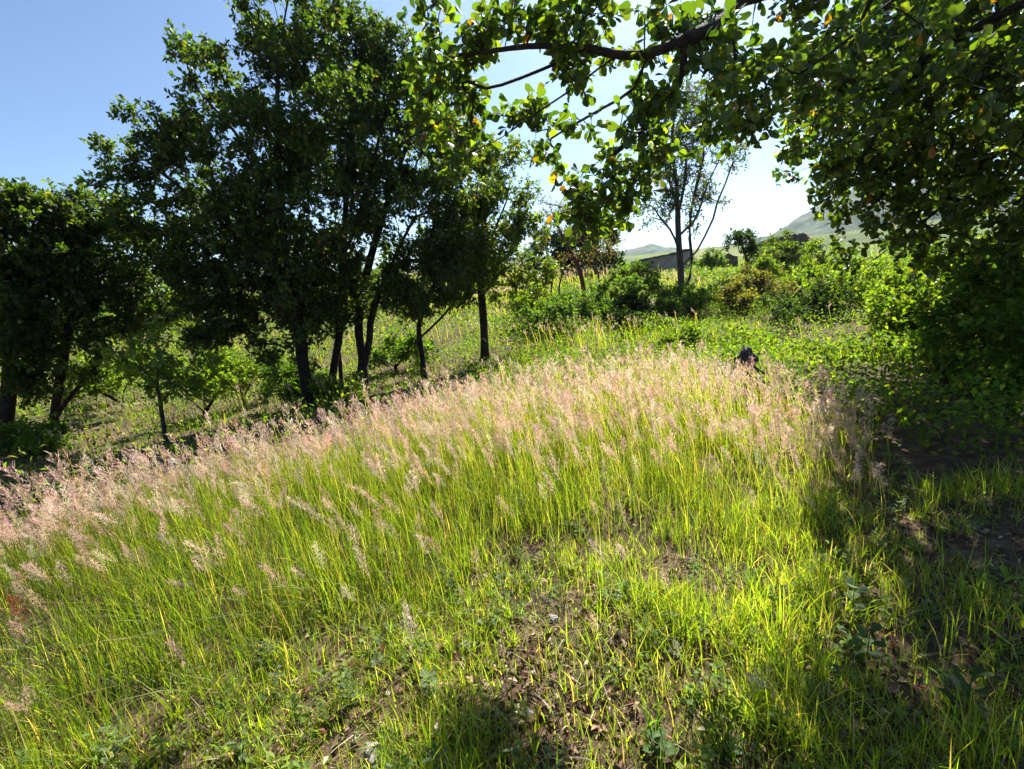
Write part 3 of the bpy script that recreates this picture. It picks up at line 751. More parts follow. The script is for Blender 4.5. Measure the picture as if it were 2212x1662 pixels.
# ------------------------------------------------------------------ the big oak whose limbs hang in from the right
def build_near_oak():
    rng = np.random.default_rng(77)
    def P(px, py, Y):
        return globals()['P'](px, py, np.asarray(Y, float) * np.interp(px, [1500, 1850], [.68, 1.0]))
    base = np.array([4.9, 2.3, float(ground_z(4.9, 2.3))])
    top = [base, base + [-.05, .05, 1.2], base + [-.2, .25, 2.4], base + [-.1, .6, 3.6], base + [.2, 1.2, 5.0]]
    lines = [(tline(top, 14), None)]
    def limb(pts, n=14): lines.append((tline(pts, n), 0))
    limb([top[2], (3.4, 2.9, 3.3), P(1660, -15, 4.0), P(1560, 45, 4.0), P(1480, 85, 4.0), P(1400, 116, 4.0), P(1330, 118, 4.05), P(1270, 106, 4.1), P(1150, 100, 4.3), P(1010, 118, 4.6)], 30)
    limb([top[2], (4.3, 3.4, 3.4), P(2010, 120, 4.8), P(1900, 280, 5.2), P(1820, 420, 5.6)], 16)
    limb([top[1] + [0, 0, .5], (4.6, 3.5, 2.9), P(2150, 330, 5.0), P(2030, 450, 5.6), P(1890, 560, 6.0)], 16)
    limb([top[3], (4.8, 4.0, 4.6), (5.0, 5.5, 4.9), (5.2, 7.0, 4.7)], 12)
    limb([top[3], (6.0, 4.0, 4.6), (6.6, 6.4, 4.4)], 10)
    # thinner boughs read off the photograph: they leave the long limb
    lines.append((tline([P(1395, 116, 4.0), P(1370, 190, 4.1), P(1300, 235, 4.2), P(1230, 275, 4.3), P(1190, 300, 4.4)], 9), 1))
    lines.append((tline([P(1480, 85, 4.0), P(1470, 170, 4.1), P(1420, 250, 4.2), P(1330, 330, 4.3)], 9), 1))
    lines.append((tline([P(1330, 118, 4.05), P(1240, 190, 4.2), P(1150, 250, 4.4), P(1080, 300, 4.6)], 9), 1))
    lines.append((tline([P(1270, 106, 4.1), P(1160, 155, 4.3), P(1060, 190, 4.5), P(1020, 180, 4.6)], 8), 1))
    L = [(955, 25, 50, 4.6), (1020, 45, 40, 4.6), (1075, 55, 40, 4.5), (1130, 30, 45, 4.4), (1190, 80, 38, 4.3), (1230, 120, 42, 4.2), (1270, 40, 55, 4.2),
         (1330, 55, 55, 4.1), (1400, 95, 50, 4.0), (1440, 35, 55, 4.1), (1540, 60, 60, 4.1), (1500, 140, 55, 4.0), (1430, 180, 48, 4.1), (1580, 180, 60, 4.0), (1640, 120, 65, 4.1),
         (1520, 235, 36, 4.0), (1620, 225, 48, 4.1), (1690, 170, 58, 4.4), (1400, 230, 45, 4.2), (1130, 225, 45, 4.5), (1200, 230, 50, 4.4), (1265, 262, 50, 4.4), (1150, 285, 38, 4.5),
         (1350, 290, 50, 4.3), (1395, 325, 40, 4.3), (1250, 345, 50, 4.4), (1330, 395, 62, 4.4), (1225, 415, 42, 4.5), (1290, 445, 40, 4.5), (1375, 420, 26, 4.4),
         (900, 100, 22, 4.9), (895, 190, 42, 5.2), (960, 165, 42, 5.0), (1000, 235, 50, 4.9), (950, 265, 45, 5.2), (1030, 320, 42, 4.9), (1015, 120, 28, 4.7), (1090, 330, 36, 4.7),
         (1760, 240, 80, 5.2), (1715, 320, 50, 5.2), (1800, 380, 65, 5.6), (1850, 150, 110, 5.2), (1950, 90, 120, 5), (2110, 90, 140, 4.8), (1950, 280, 130, 5.4), (2100, 300, 130, 5.2),
         (2230, 220, 120, 4.9), (1900, 470, 70, 5.8), (1870, 560, 45, 6), (2010, 470, 95, 5.8), (2130, 480, 100, 5.4), (2230, 430, 110, 5), (1740, 60, 85, 4.8), (1700, 400, 25, 5.4), (1960, 560, 50, 6.0), (2100, 580, 70, 5.6), (1840, 450, 60, 5.8), (1800, 300, 70, 5.4), (2180, 580, 80, 5.0), (1900, 380, 80, 5.6), (2050, 400, 90, 5.4), (2212, 520, 90, 4.8), (1900, 200, 150, 7), (2050, 150, 160, 6.8), (2000, 350, 150, 7.2), (2150, 400, 150, 6.8), (1860, 330, 90, 7.2), (2060, 520, 100, 7), (1800, 120, 100, 6.5)]
    out = [(4.9, 6.6, 4.8, 1.0), (6.0, 7.5, 4.5, 1.1), (6.4, 6.0, 4.5, 1.2), (7.2, 7.6, 4.2, 1.1), (5.6, 5.0, 5.2, 1.2), (4.6, 5.2, 5.4, .8), (6.2, 3.6, 4.8, 1.2), (5.2, 2.4, 5.8, 1.1), (7.4, 5.0, 4.4, 1.2), (7.0, 2.6, 4.4, 1.1)]
    L = [(a, b, c, d * float(np.interp(a, [1500, 1850], [.68, 1.0]))) for a, b, c, d in L]
    La = [q for q in L if q[0] < 1700]; Lb = [q for q in L if q[0] >= 1700]
    ta, _, _ = lobes_tips(La, 290, rng, .9, .3, 3, .26, 1.5)
    tb, _, _ = lobes_tips(Lb, 1100, rng, .9, .3, 3, .3, 2.1)
    t1 = np.concatenate([ta, tb])
    # the crown also reaches up and out of the picture: tips added along sun rays to shade the lower right corner
    gx = rng.uniform(.3, 7, 60000); gy = rng.uniform(.4, 6.5, 60000)
    gp = np.stack([gx, gy, ground_z(gx, gy)], -1); qx, qy, qd = project(gp)
    sh = qx > np.interp(qy, [900, 1000, 1100, 1300, 1500, 1662, 1900], [2000, 1900, 1830, 1790, 1680, 1560, 1500]); gp = gp[sh]
    hh = rng.uniform(2.4, 5.6, len(gp))
    cp = gp + SUN * (hh / SUN[2])[:, None]
    cx, cy, cd = project(cp)
    okc = ((cx > 1790) & (cy < 560)) | (cy < -40) | (cx > 2240)
    okc &= (np.hypot(cp[:, 0] - 5.2, cp[:, 1] - 4.8) < 3.6) & (cp[:, 2] > 2.4)
    t2 = cp[okc][:850]
    tips = np.concatenate([t1, t2])
    A, PA, tn, n0 = skeleton(lines, tips, rng, wob=.12, path_w=.12, sub=4)
    r = radii(A, PA, .0028, .095)
    root = thing('overhanging_oak', 'near oak hanging its dark limb and big backlit leaves in from the upper right', 'tree', base)
    tw = MB(); first = True
    for c in chains(A, PA, r):
        rr = r[c].copy(); pts = A[c]
        if not first: rr[0] = min(rr[0], rr[1] * 1.15)
        if first:
            mb = MB(); tube(mb, pts, rr * (1 + .5 * np.exp(-np.arange(len(c)))), 12); trunk = mb.build('trunk', M_BARK, root, True, base); first = False
        elif rr[1] > .012:
            mb = MB(); tube(mb, pts, rr, 7); mb.build('limb', M_BARK, trunk, True, base)
        else: tube(tw, pts, rr, 4)
    T = A[tn]; D = norm(T - A[PA[tn]])
    junk = MB()
    cols = [(.6, (.042, .07, .016)), (.25, (.075, .115, .02)), (.13, (.15, .19, .022)), (.012, (.32, .16, .03)), (.015, (.2, .11, .03))]
    a, b, (pos, ld, nr, sz, col) = leaf_cloud(junk, T, D, rng, 3, 6, .12, .085, .085, cols, LEAF2, .3, .35)
    far = np.interp(np.linalg.norm(pos - EYE, axis=1), [2.6, 5.0], [.64, 1.0]); sz = sz * far
    m = len(a); off = norm(np.cross(b - a, rng.normal(size=a.shape))) * .0025
    tw.add(np.stack([a + off, a - off, b], 1).reshape(-1, 3), np.arange(m * 3).reshape(-1, 3))
    o = tw.build('twigs', M_BARK, root, False, base); o['kind'] = 'stuff'
    # keep the lens clear
    keep = (np.linalg.norm(pos - EYE, axis=1) > 1.9)
    pos, ld, nr, sz, col = pos[keep], ld[keep], nr[keep], sz[keep], col[keep]
    px, py, dep = project(pos)
    ins = (dep > .5) & (px > -60) & (px < 2272) & (py > -60) & (py < 1700)
    ld = norm(ld); x = norm(np.cross(ld, nr)); z = np.cross(x, ld)
    face = np.abs(np.sum(z * norm(pos - EYE), 1))
    score = np.where(ins, sz / np.maximum(dep, .1) * (.3 + face), 0)
    big = np.zeros(len(pos), bool); big[np.argsort(-score)[:300]] = True
    mb = MB()
    s = ins & ~big & (dep < 4.2); stamp(mb, LEAF12[0], LEAF12[1], pos[s], ld[s], nr[s], sz[s], col[s])
    s = ins & ~big & (dep >= 4.2); stamp(mb, LEAF4[0], LEAF4[1], pos[s], ld[s], nr[s], sz[s], col[s], sz[s] * 1.25)
    s = ~ins; stamp(mb, LEAF2[0], LEAF2[1], pos[s], ld[s], nr[s], sz[s] * 1.3, col[s])
    o = mb.build('crown', M_OAK, root, True, base); o['kind'] = 'stuff'
    var = []
    for q in range(8):
        c = [(.045, .075, .016), (.05, .085, .018), (.06, .09, .018), (.07, .105, .02), (.085, .12, .02), (.11, .135, .022), (.04, .07, .018), (.3, .16, .03)][q]
        me = mesh('leaf', LEAF16[0], LEAF16[1], np.tile(np.array(c), (len(LEAF16[0]), 1)), True); me.materials.append(M_OAK); var.append(me)
    for n, i in enumerate(np.nonzero(big)[0]):
        lf = bpy.data.objects.new('leaf', var[int(rng.choice(8, p=[.2, .18, .17, .15, .12, .08, .09, .01]))]); COL.objects.link(lf); lf.parent = root
        p = pos[i] - base; q = sz[i]
        lf.matrix_local = Matrix(((x[i][0] * q, ld[i][0] * q, z[i][0] * q, p[0]), (x[i][1] * q, ld[i][1] * q, z[i][1] * q, p[1]), (x[i][2] * q, ld[i][2] * q, z[i][2] * q, p[2]), (0, 0, 0, 1)))
build_near_oak()

# ------------------------------------------------------------------ thicket under it at the right edge
G3 = 'thicket under the overhanging oak'
for k, (lab, px, py, Y, w, h, n, leaf, cols) in enumerate([
    ('dark leafy bush at the right edge under the hanging oak crown', 2170, 960, 5.0, 300, 430, 300, .075, SHRUB_COLS),
    ('sun flecked bush left of the right edge bush', 1995, 850, 6.8, 210, 240, 240, .08, BRIGHT_COLS),
    ('bright green bush behind the sun flecked one', 1940, 720, 9.0, 170, 130, 170, .075, BRIGHT_COLS),
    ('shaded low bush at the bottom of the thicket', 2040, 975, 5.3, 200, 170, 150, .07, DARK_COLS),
    ('tall bush behind the thicket near the right edge', 2130, 790, 7.2, 280, 330, 280, .085, BRIGHT_COLS),
    ('light leaved bush deepest in the thicket', 2030, 650, 10.5, 170, 120, 150, .085, BRIGHT_COLS),
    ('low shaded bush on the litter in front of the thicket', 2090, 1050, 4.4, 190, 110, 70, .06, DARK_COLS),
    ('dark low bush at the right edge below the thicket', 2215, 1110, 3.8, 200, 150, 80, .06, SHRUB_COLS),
    ('small weedy bush where the thicket meets the pink grass', 1930, 960, 5.6, 110, 100, 70, .06, SHRUB_COLS)]):
    shrub('thicket_bush', lab, px, py, Y, w, h, n, leaf, cols, 90 + k, G3, cat='bush', tmpl=LEAF2, per_tip=6, rosette=7, spread=.2)

# ------------------------------------------------------------------ grass
def sample_polar(n, r0, r1, a0, a1, power, rng):
    """points round the viewer, density falling as r**-power"""
    u = rng.random(n)
    e = 2 - power
    r = (r0 ** e + u * (r1 ** e - r0 ** e)) ** (1 / e) if abs(e) > 1e-6 else r0 * (r1 / r0) ** u
    a = np.radians(rng.uniform(a0, a1, n))
    return r * np.sin(a), r * np.cos(a)

def blades(mb, p, h, w, lean, laz, seg, col, rng, face=None):
    n = len(p)
    if n == 0: return
    ts = np.linspace(0, 1, seg + 1)
    ld = np.stack([np.cos(laz), np.sin(laz), np.zeros(n)], 1)
    fa = rng.random(n) * 6.283 if face is None else face
    sd = np.stack([np.cos(fa), np.sin(fa), np.zeros(n)], 1)
    V = []
    for t in ts[:-1]:
        c = p + np.array([0, 0, 1.0]) * (h * t * (1 - .25 * lean * t))[:, None] + ld * (h * lean * t ** 1.8)[:, None]
        ww = (w * (1 - t) ** .6 * (.55 + .45 * min(1, t * 4 + .3)))[:, None]
        V += [c - sd * ww / 2, c + sd * ww / 2]
    V.append(p + np.array([0, 0, 1.0]) * (h * (1 - .25 * lean))[:, None] + ld * (h * lean)[:, None])
    V = np.stack(V, 1); m = V.shape[1]
    T = []
    for s in range(seg - 1):
        a = 2 * s; T += [(a, a + 1, a + 3), (a, a + 3, a + 2)]
    T.append((2 * seg - 2, 2 * seg - 1, 2 * seg))
    T = np.array(T)[None] + (np.arange(n) * m)[:, None, None]
    mb.add(V.reshape(-1, 3), T.reshape(-1, 3), np.repeat(col, m, 0))

def palette(n, cols, rng, var=.2):
    w = np.array([c[0] for c in cols]); k = rng.choice(len(cols), n, p=w / w.sum())
    c = np.array([c[1] for c in cols])[k]
    return c * np.clip(rng.normal(1, var, (n, 1)), .5, 1.6) * np.clip(rng.normal(1, .06, (n, 3)), .8, 1.2)

EDGE = [(-300, 1160), (0, 1050), (200, 985), (420, 940), (680, 880), (900, 828), (1100, 785), (1300, 760), (1500, 738), (1650, 765), (1850, 790), (1950, 840), (2000, 870), (2300, 840)]
NEAR = [(-300, 1620), (0, 1600), (300, 1500), (600, 1400), (900, 1260), (1200, 1180), (1500, 1110), (1750, 1010), (1900, 930), (2100, 860)]
def region(x, y):
    """survey position of the ground, whether inside the meadow, tallness 0-1, bareness 0-1"""
    p = np.stack([x, y, ground_z(x, y)], -1)
    px, py, d = project(p)
    tip = p.copy(); tip[:, 2] += .5
    tx, ty, _ = project(tip)
    inside = ty > np.interp(tx, [e[0] for e in EDGE], [e[1] for e in EDGE]) + 22
    near = np.interp(px, [e[0] for e in NEAR], [e[1] for e in NEAR])
    wob = (fbm(x * 1.3, y * 1.3, 40) - .5) * 180
    tall = np.clip((near + wob - py) / 330 + .45, 0, 1)
    tall = np.where(px > 1850, tall * .4, tall)
    bare = np.clip(.85 - np.hypot((px - 1180) / 430, (py - 1470) / 250), 0, 1)
    bare = np.clip(bare * 1.1 + (fbm(x * 2.6, y * 2.6, 50) - .5) * 1.9 * np.clip(bare * 3 + .12, 0, 1), 0, 1)
    right = np.clip((px - np.interp(py, [900, 1100, 1300, 1662], [1950, 1780, 1720, 1500])) / 200, 0, 1)
    return p, px, py, d, inside, tall, bare, right

WIND = math.pi * 1.02
def lean_az(n, rng, s=.9): return rng.normal(WIND, s, n)

def build_meadow():
    rng = np.random.default_rng(5)
    TALL = [(.35, (.12, .17, .022)), (.28, (.16, .2, .028)), (.27, (.085, .135, .02)), (.1, (.34, .27, .13))]
    SHORT = [(.38, (.19, .26, .028)), (.27, (.13, .2, .026)), (.22, (.25, .3, .035)), (.13, (.36, .29, .15))]
    mb = MB()
    # tall grass in tufts
    x, y = sample_polar(18500, 1.1, 13.5, -56, 50, 1.05, rng)
    p, px, py, d, ins, tall, bare, right = region(x, y)
    k = ins & (rng.random(len(x)) < np.clip(tall * 1.6, 0, 1) * (1 - .6 * right) * np.clip(fbm(x * 1.7, y * 1.7, 61) * 3.2 - .75, .06, 1)); p = p[k]; tl = tall[k]
    for near in (True, False):
        sel = (np.linalg.norm(p[:, :2], axis=1) < 4.5) == near; q = p[sel]
        per = 9 if near else 7
        B = np.repeat(q, per, 0); n = len(B); r = np.linalg.norm(B[:, :2], axis=1)
        B[:, :2] += rng.normal(0, .045, (n, 2)); B[:, 2] = np.repeat(q[:, 2], per) - .02
        TL = np.repeat(tl[sel], per)
        h = np.clip(rng.gamma(7, .046, n), .1, .62) * (.35 + .65 * TL)
        w = np.maximum(rng.uniform(.0035, .0065, n), r * .0011)
        c = palette(n, TALL, rng)
        blades(mb, B, h, w, np.where(rng.random(n) < .14, rng.uniform(.6, 1.6, n), np.abs(rng.normal(.2, .18, n))), lean_az(n, rng, 1.3), 4 if near else 3, c, rng)
    # short grass and seedlings in front and to the right
    x, y = sample_polar(26000, .9, 9, -56, 52, 1.2, rng)
    p, px, py, d, ins, tall, bare, right = region(x, y)
    k = ins & (rng.random(len(x)) < np.clip(fbm(x * 3.1, y * 3.1, 66) * 3.4 - .8, .22, 1) * np.clip(1 - tall * .9, .1, 1) * (1 - .85 * bare) * (1 - .35 * right)) ; p = p[k]; rt = right[k]
    per = 8; B = np.repeat(p, per, 0); n = len(B); r = np.linalg.norm(B[:, :2], axis=1)
    B[:, :2] += rng.normal(0, .04, (n, 2)); B[:, 2] = np.repeat(p[:, 2], per) - .015
    patch = np.clip(fbm(B[:, 0] * 2.2, B[:, 1] * 2.2, 71) * 2 - .3, .25, 1.5)
    h = np.clip(rng.gamma(5, .026, n), .04, .34) * patch
    w = np.maximum(rng.uniform(.003, .0075, n), r * .0012)
    blades(mb, B, h, w, np.abs(rng.normal(.45, .35, n)), lean_az(n, rng, 1.6), 3, palette(n, SHORT, rng), rng)
    o = mb.build('meadow_grass', M_GRASS); o['kind'] = 'stuff'; o['label'] = 'yellow green meadow grass covering the foreground slope'; o['category'] = 'grass'

def build_slope_grass():
    rng = np.random.default_rng(6)
    mb = MB()
    PAL = [(.4, (.11, .17, .022)), (.35, (.15, .2, .028)), (.15, (.07, .12, .02)), (.1, (.3, .23, .11))]
    x, y = sample_polar(56000, 8, 60, -56, 56, 1.5, rng)
    p, px, py, d, ins, tall, bare, right = region(x, y)
    k = ~ins & ~((px < 1080) & (y < 12.5) & (rng.random(len(x)) < .25)); p = p[k]; low = np.where((px[k] < 1080) & (y[k] < 13), .6, 1.0); n = len(p); r = np.linalg.norm(p[:, :2], axis=1)
    cl = np.clip(fbm(p[:, 0] * .6, p[:, 1] * .6, 81) * 2 - .3, .3, 1.5)
    h = np.clip(rng.normal(.3, .1, n), .1, .6) * cl * low
    w = np.maximum(.006, r * .0016) * rng.uniform(.7, 1.3, n)
    c = palette(n, PAL, rng)
    pinkish = np.clip((p[:, 1] - 25) / 8, 0, 1) * np.clip((9 - p[:, 0]) / 4, 0, 1) * np.where(p[:, 0] > -5, .7, .2)
    sw = rng.random(n) < pinkish
    c[sw] = palette(sw.sum(), [(1, (.4, .27, .19))], rng)
    blades(mb, p, h, w, np.abs(rng.normal(.35, .25, n)), lean_az(n, rng, 1.2), 2, c, rng)
    o = mb.build('slope_grass', M_GRASS); o['kind'] = 'stuff'; o['label'] = 'rough green grass on the bank and slope behind the meadow'; o['category'] = 'grass'
    # leafy herbs on the bank
    mb = MB()
    x, y = sample_polar(34000, 4.5, 34, -50, 50, 1.3, rng)
    p, px, py, d, ins, tall, bare, right = region(x, y)
    lush = fbm(x * .55 + 3, y * .55, 91)
    want = np.where(px > 1000, 1.0, np.where(y < 12.5, .12, .6)) * np.clip(lush * 3 - .6, 0, 1)
    k = (~ins | (right > .6)) & (rng.random(len(x)) < want) & (y < 30); p = p[k]; hh = np.clip(lush[k] * 1.7 - .4, .12, 1) * .7
    per = 5; B = np.repeat(p, per, 0); n = len(B); H = np.repeat(hh, per)
    B[:, :2] += rng.normal(0, .12, (n, 2)); B[:, 2] += rng.random(n) ** .7 * H
    r = np.linalg.norm(B[:, :2], axis=1)
    dr = norm(rng.normal(size=(n, 3)) + [0, 0, .3]); nr = norm(rng.normal(size=(n, 3)) * .6 + [0, 0, 1])
    stamp(mb, LEAF2[0], LEAF2[1], B, dr, nr, np.maximum(.06, r * .0048) * rng.uniform(.7, 1.3, n), palette(n, BRIGHT_COLS + [(.3, (.05, .1, .02))], rng))
    o = mb.build('bank_herbs', M_BUSH); o['kind'] = 'stuff'; o['label'] = 'leafy green herbs and ground cover on the bank'; o['category'] = 'ground cover'

def panicle(seed, spike, size):
    """one feathery seed head, 1 high: stalk along y, spikelets round it. returns pos, dir, len"""
    rng = np.random.default_rng(seed)
    P_, D_, S_ = [], [], []
    nb = max(4, spike // 5)
    for b in range(nb):
        f = b / nb
        y0 = f * .9; ln = (.5 * (1 - f) ** .8 + .06) * rng.uniform(.6, 1.25)
        a = rng.random() * 6.28; tilt = rng.uniform(.12, .68)
        d = np.array([math.cos(a) * tilt, 1.0, math.sin(a) * tilt]); d /= np.linalg.norm(d)
        for s in range(5):
            q = (s + rng.random()) / 5
            p = np.array([0, y0, 0]) + d * ln * q + rng.normal(0, .018, 3)
            P_.append(p); D_.append(d + rng.normal(0, .45, 3)); S_.append(size * rng.uniform(.7, 1.3))
    return np.array(P_), norm(np.array(D_)), np.array(S_)
SPK = (np.array([[0, 0, 0], [.065, .5, .0], [0, 1, 0], [-.065, .5, 0]]), np.array([[0, 1, 2], [0, 2, 3]]))
def heads(mb, stem_mb, p, height, size, tmpls, rng, cols, lean=(.22, .13), px_w=.00055, stem_col=None, az=None):
    n = len(p)
    if n == 0: return
    az = lean_az(n, rng, .5) if az is None else az
    le = np.abs(rng.normal(lean[0], lean[1], n))
    ld = np.stack([np.cos(az), np.sin(az), np.zeros(n)], 1)
    top = p + np.array([0, 0, 1.0]) * (height * (1 - .3 * le))[:, None] + ld * (height * le)[:, None]
    ax = norm(np.array([0, 0, 1.0]) * (1 - .5 * le)[:, None] + ld * (le * 1.7)[:, None] + rng.normal(0, .2, (n, 3)))
    r = np.linalg.norm(p[:, :2], axis=1)
    c = palette(n, cols, rng, .14)
    x = norm(np.cross(ax, rng.normal(size=(n, 3)))); z = np.cross(x, ax)
    which = rng.integers(0, len(tmpls), n)
    for w in range(len(tmpls)):
        k = np.nonzero(which == w)[0]
        if len(k) == 0: continue
        tp, td, ts = tmpls[w]; m = len(tp)
        s = size[k][:, None, None]
        pos = top[k][:, None] + s * (tp[None, :, 0:1] * x[k][:, None] + tp[None, :, 1:2] * ax[k][:, None] + tp[None, :, 2:3] * z[k][:, None])
        dr = td[None, :, 0:1] * x[k][:, None] + td[None, :, 1:2] * ax[k][:, None] + td[None, :, 2:3] * z[k][:, None]
        ln = (ts[None] * size[k][:, None]).reshape(-1)
        wd = np.maximum(ln, np.repeat(r[k] * px_w, m) / .13)
        pos = pos.reshape(-1, 3)
        stamp(mb, SPK[0], SPK[1], pos, dr.reshape(-1, 3), rng.normal(size=pos.shape) * .5 + np.array([0, -.3, .8]), ln, np.repeat(c[k], m, 0) * np.clip(rng.normal(1, .08, (len(pos), 1)), .7, 1.3), wd)
    # stalk: a thin bent blade up into the head
    ts = np.linspace(0, 1, 5); V = []
    sd = norm(np.cross(ax, norm(p - EYE)))
    ww = np.maximum(.0022, r * .0006)
    for t in ts:
        q = p + np.array([0, 0, 1.0]) * (height * (1 - .3 * le) * t)[:, None] + ld * (height * le * t ** 1.8)[:, None]
        V += [q - sd * (ww * (1.2 - .6 * t))[:, None], q + sd * (ww * (1.2 - .6 * t))[:, None]]
    q = top + ax * (size * .85)[:, None]; V += [q]
    V = np.stack(V, 1); m = V.shape[1]; T = []
    for s_ in range(4): T += [(2 * s_, 2 * s_ + 1, 2 * s_ + 3), (2 * s_, 2 * s_ + 3, 2 * s_ + 2)]
    T.append((8, 9, 10))
    sc = palette(n, [(1, (.24, .22, .08)), (1, (.15, .19, .04))], rng)
    stem_mb.add(V.reshape(-1, 3), (np.array(T)[None] + (np.arange(n) * m)[:, None, None]).reshape(-1, 3), np.repeat(sc, m, 0))

PINK = [(.4, (.56, .41, .34)), (.4, (.58, .48, .38)), (.2, (.5, .34, .29))]
TM_NEAR = [panicle(200 + k, 170, .1) for k in range(5)]
TM_MID = [panicle(300 + k, 40, .19) for k in range(6)]
TM_FAR = [panicle(400 + k, 18, .3) for k in range(6)]
def build_pink():
    rng = np.random.default_rng(9)
    mb, sm = MB(), MB()
    x, y = sample_polar(22000, 1.6, 13.5, -56, 48, .75, rng)
    p, px, py, d, ins, tall, bare, right = region(x, y)
    tip = p.copy(); tip[:, 2] += .6
    tx, ty, _ = project(tip)
    e = np.interp(tx, [q[0] for q in EDGE], [q[1] for q in EDGE])
    band = np.exp(-((ty - e) / 100) ** 2)                        # thick along the far edge
    leftfg = np.clip((420 - px) / 300, 0, 1) * np.clip((1500 - py) / 200, 0, 1)
    cl = np.clip(fbm(x * .9, y * .9, 33) * 3 - 1.1, 0, 1)
    rt = np.clip((tx - 800) / 400, 0, 1)
    band = band * (.45 + .42 * rt) + .35 * rt * np.exp(-((ty - e - 60) / 70) ** 2)
    w = np.clip(tall * 1.3 + .6 * rt, 0, 1) * (band + .42 * leftfg + .13 * cl + .03 * np.clip((1100 - px) / 400, 0, 1) + .012) * (1 - right) * np.where(px > 1920, 0, 1)
    k = ins & (rng.random(len(x)) < w); p = p[k]; r = np.linalg.norm(p[:, :2], axis=1); n = len(p)
    H = np.clip(rng.normal(.4, .1, n), .2, .7) * (.55 + .45 * np.clip(tall[k] * 1.2, 0, 1)); S = rng.uniform(.11, .2, n)
    for lo, hi, tm in ((0, 4.2, TM_NEAR), (4.2, 20, TM_MID)):
        q = (r >= lo) & (r < hi)
        heads(mb, sm, p[q], H[q], S[q], tm, rng, PINK)
    # far pink field below the wall
    x, y = sample_polar(9000, 23, 46, -40, 22, .6, rng)
    z = ground_z(x, y); p = np.stack([x, y, z], -1)
    k = rng.random(len(x)) < np.clip(fbm(x * .25, y * .25, 35) * 2.5 - .6, .05, 1) * np.clip((10 - x) / 5, 0, 1) * np.where(x > -5, 1, .3); p = p[k]; n = len(p)
    heads(mb, sm, p, rng.uniform(.4, .7, n), rng.uniform(.2, .3, n), TM_FAR, rng, PINK)
    # sprinkling on the bank
    x, y = sample_polar(2600, 9, 22, -45, 42, 1, rng)
    p, px, py, d, ins, tall, bare, right = region(x, y)
    k = ~ins & (rng.random(len(x)) < np.clip(fbm(x * .5, y * .5, 37) * 3 - 1.4, 0, 1)); p = p[k]; n = len(p)
    heads(mb, sm, p, rng.uniform(.4, .65, n), rng.uniform(.14, .22, n), TM_FAR, rng, PINK)
    o = mb.build('pink_seed_heads', M_PINK); o['kind'] = 'stuff'; o['label'] = 'feathery pale pink grass seed heads over the meadow'; o['category'] = 'grass'
    o = sm.build('seed_stalks', M_GRASS); o['kind'] = 'stuff'; o['label'] = 'thin straw coloured stalks carrying the seed heads'; o['category'] = 'grass'

build_meadow()
build_slope_grass()
build_pink()

# ------------------------------------------------------------------ litter on the bare earth
def build_litter():
    rng = np.random.default_rng(14)
    mb = MB()
    x, y = sample_polar(42000, .9, 8, -54, 52, 1.2, rng)
    p, px, py, d, ins, tall, bare, right = region(x, y)
    k = ins & (rng.random(len(x)) < np.clip(bare * .9 + right * .35 + .25 * (1 - tall), 0, 1)); p = p[k]; n = len(p)
    p[:, 2] += rng.uniform(.002, .025, n)
    dr = norm(rng.normal(size=(n, 3)) * [1, 1, .35]); nr = norm(rng.normal(size=(n, 3)) * .5 + [0, 0, 1])
    stamp(mb, LEAF2[0] * [1, 1, 2.5], LEAF2[1], p, dr, nr, rng.gamma(3, .0065, n) + .008,
          palette(n, [(.35, (.14, .075, .045)), (.3, (.25, .17, .1)), (.2, (.36, .29, .2)), (.15, (.07, .04, .025))], rng))
    o = mb.build('leaf_litter', M_DRY); o['kind'] = 'stuff'; o['label'] = 'brown leaf litter and chaff on the bare earth'; o['category'] = 'leaf litter'
    mb = MB()
    x, y = sample_polar(14000, 1, 8, -54, 52, 1.2, rng)
    p, px, py, d, ins, tall, bare, right = region(x, y)
    k = ins & (rng.random(len(x)) < .15 + .5 * bare); p = p[k]; n = len(p); p[:, 2] += rng.uniform(.005, .03, n)
    az = rng.random(n) * 6.28
    blades(mb, p, rng.uniform(.03, .08, n), rng.uniform(.002, .005, n), rng.uniform(.8, 3.0, n), az, 3, palette(n, [(1, (.42, .34, .2)), (.5, (.28, .18, .12)), (.4, (.5, .44, .33))], rng), rng)
    o = mb.build('dry_straw', M_DRY); o['kind'] = 'stuff'; o['label'] = 'dry straw strewn low between the green tufts'; o['category'] = 'straw'
build_litter()

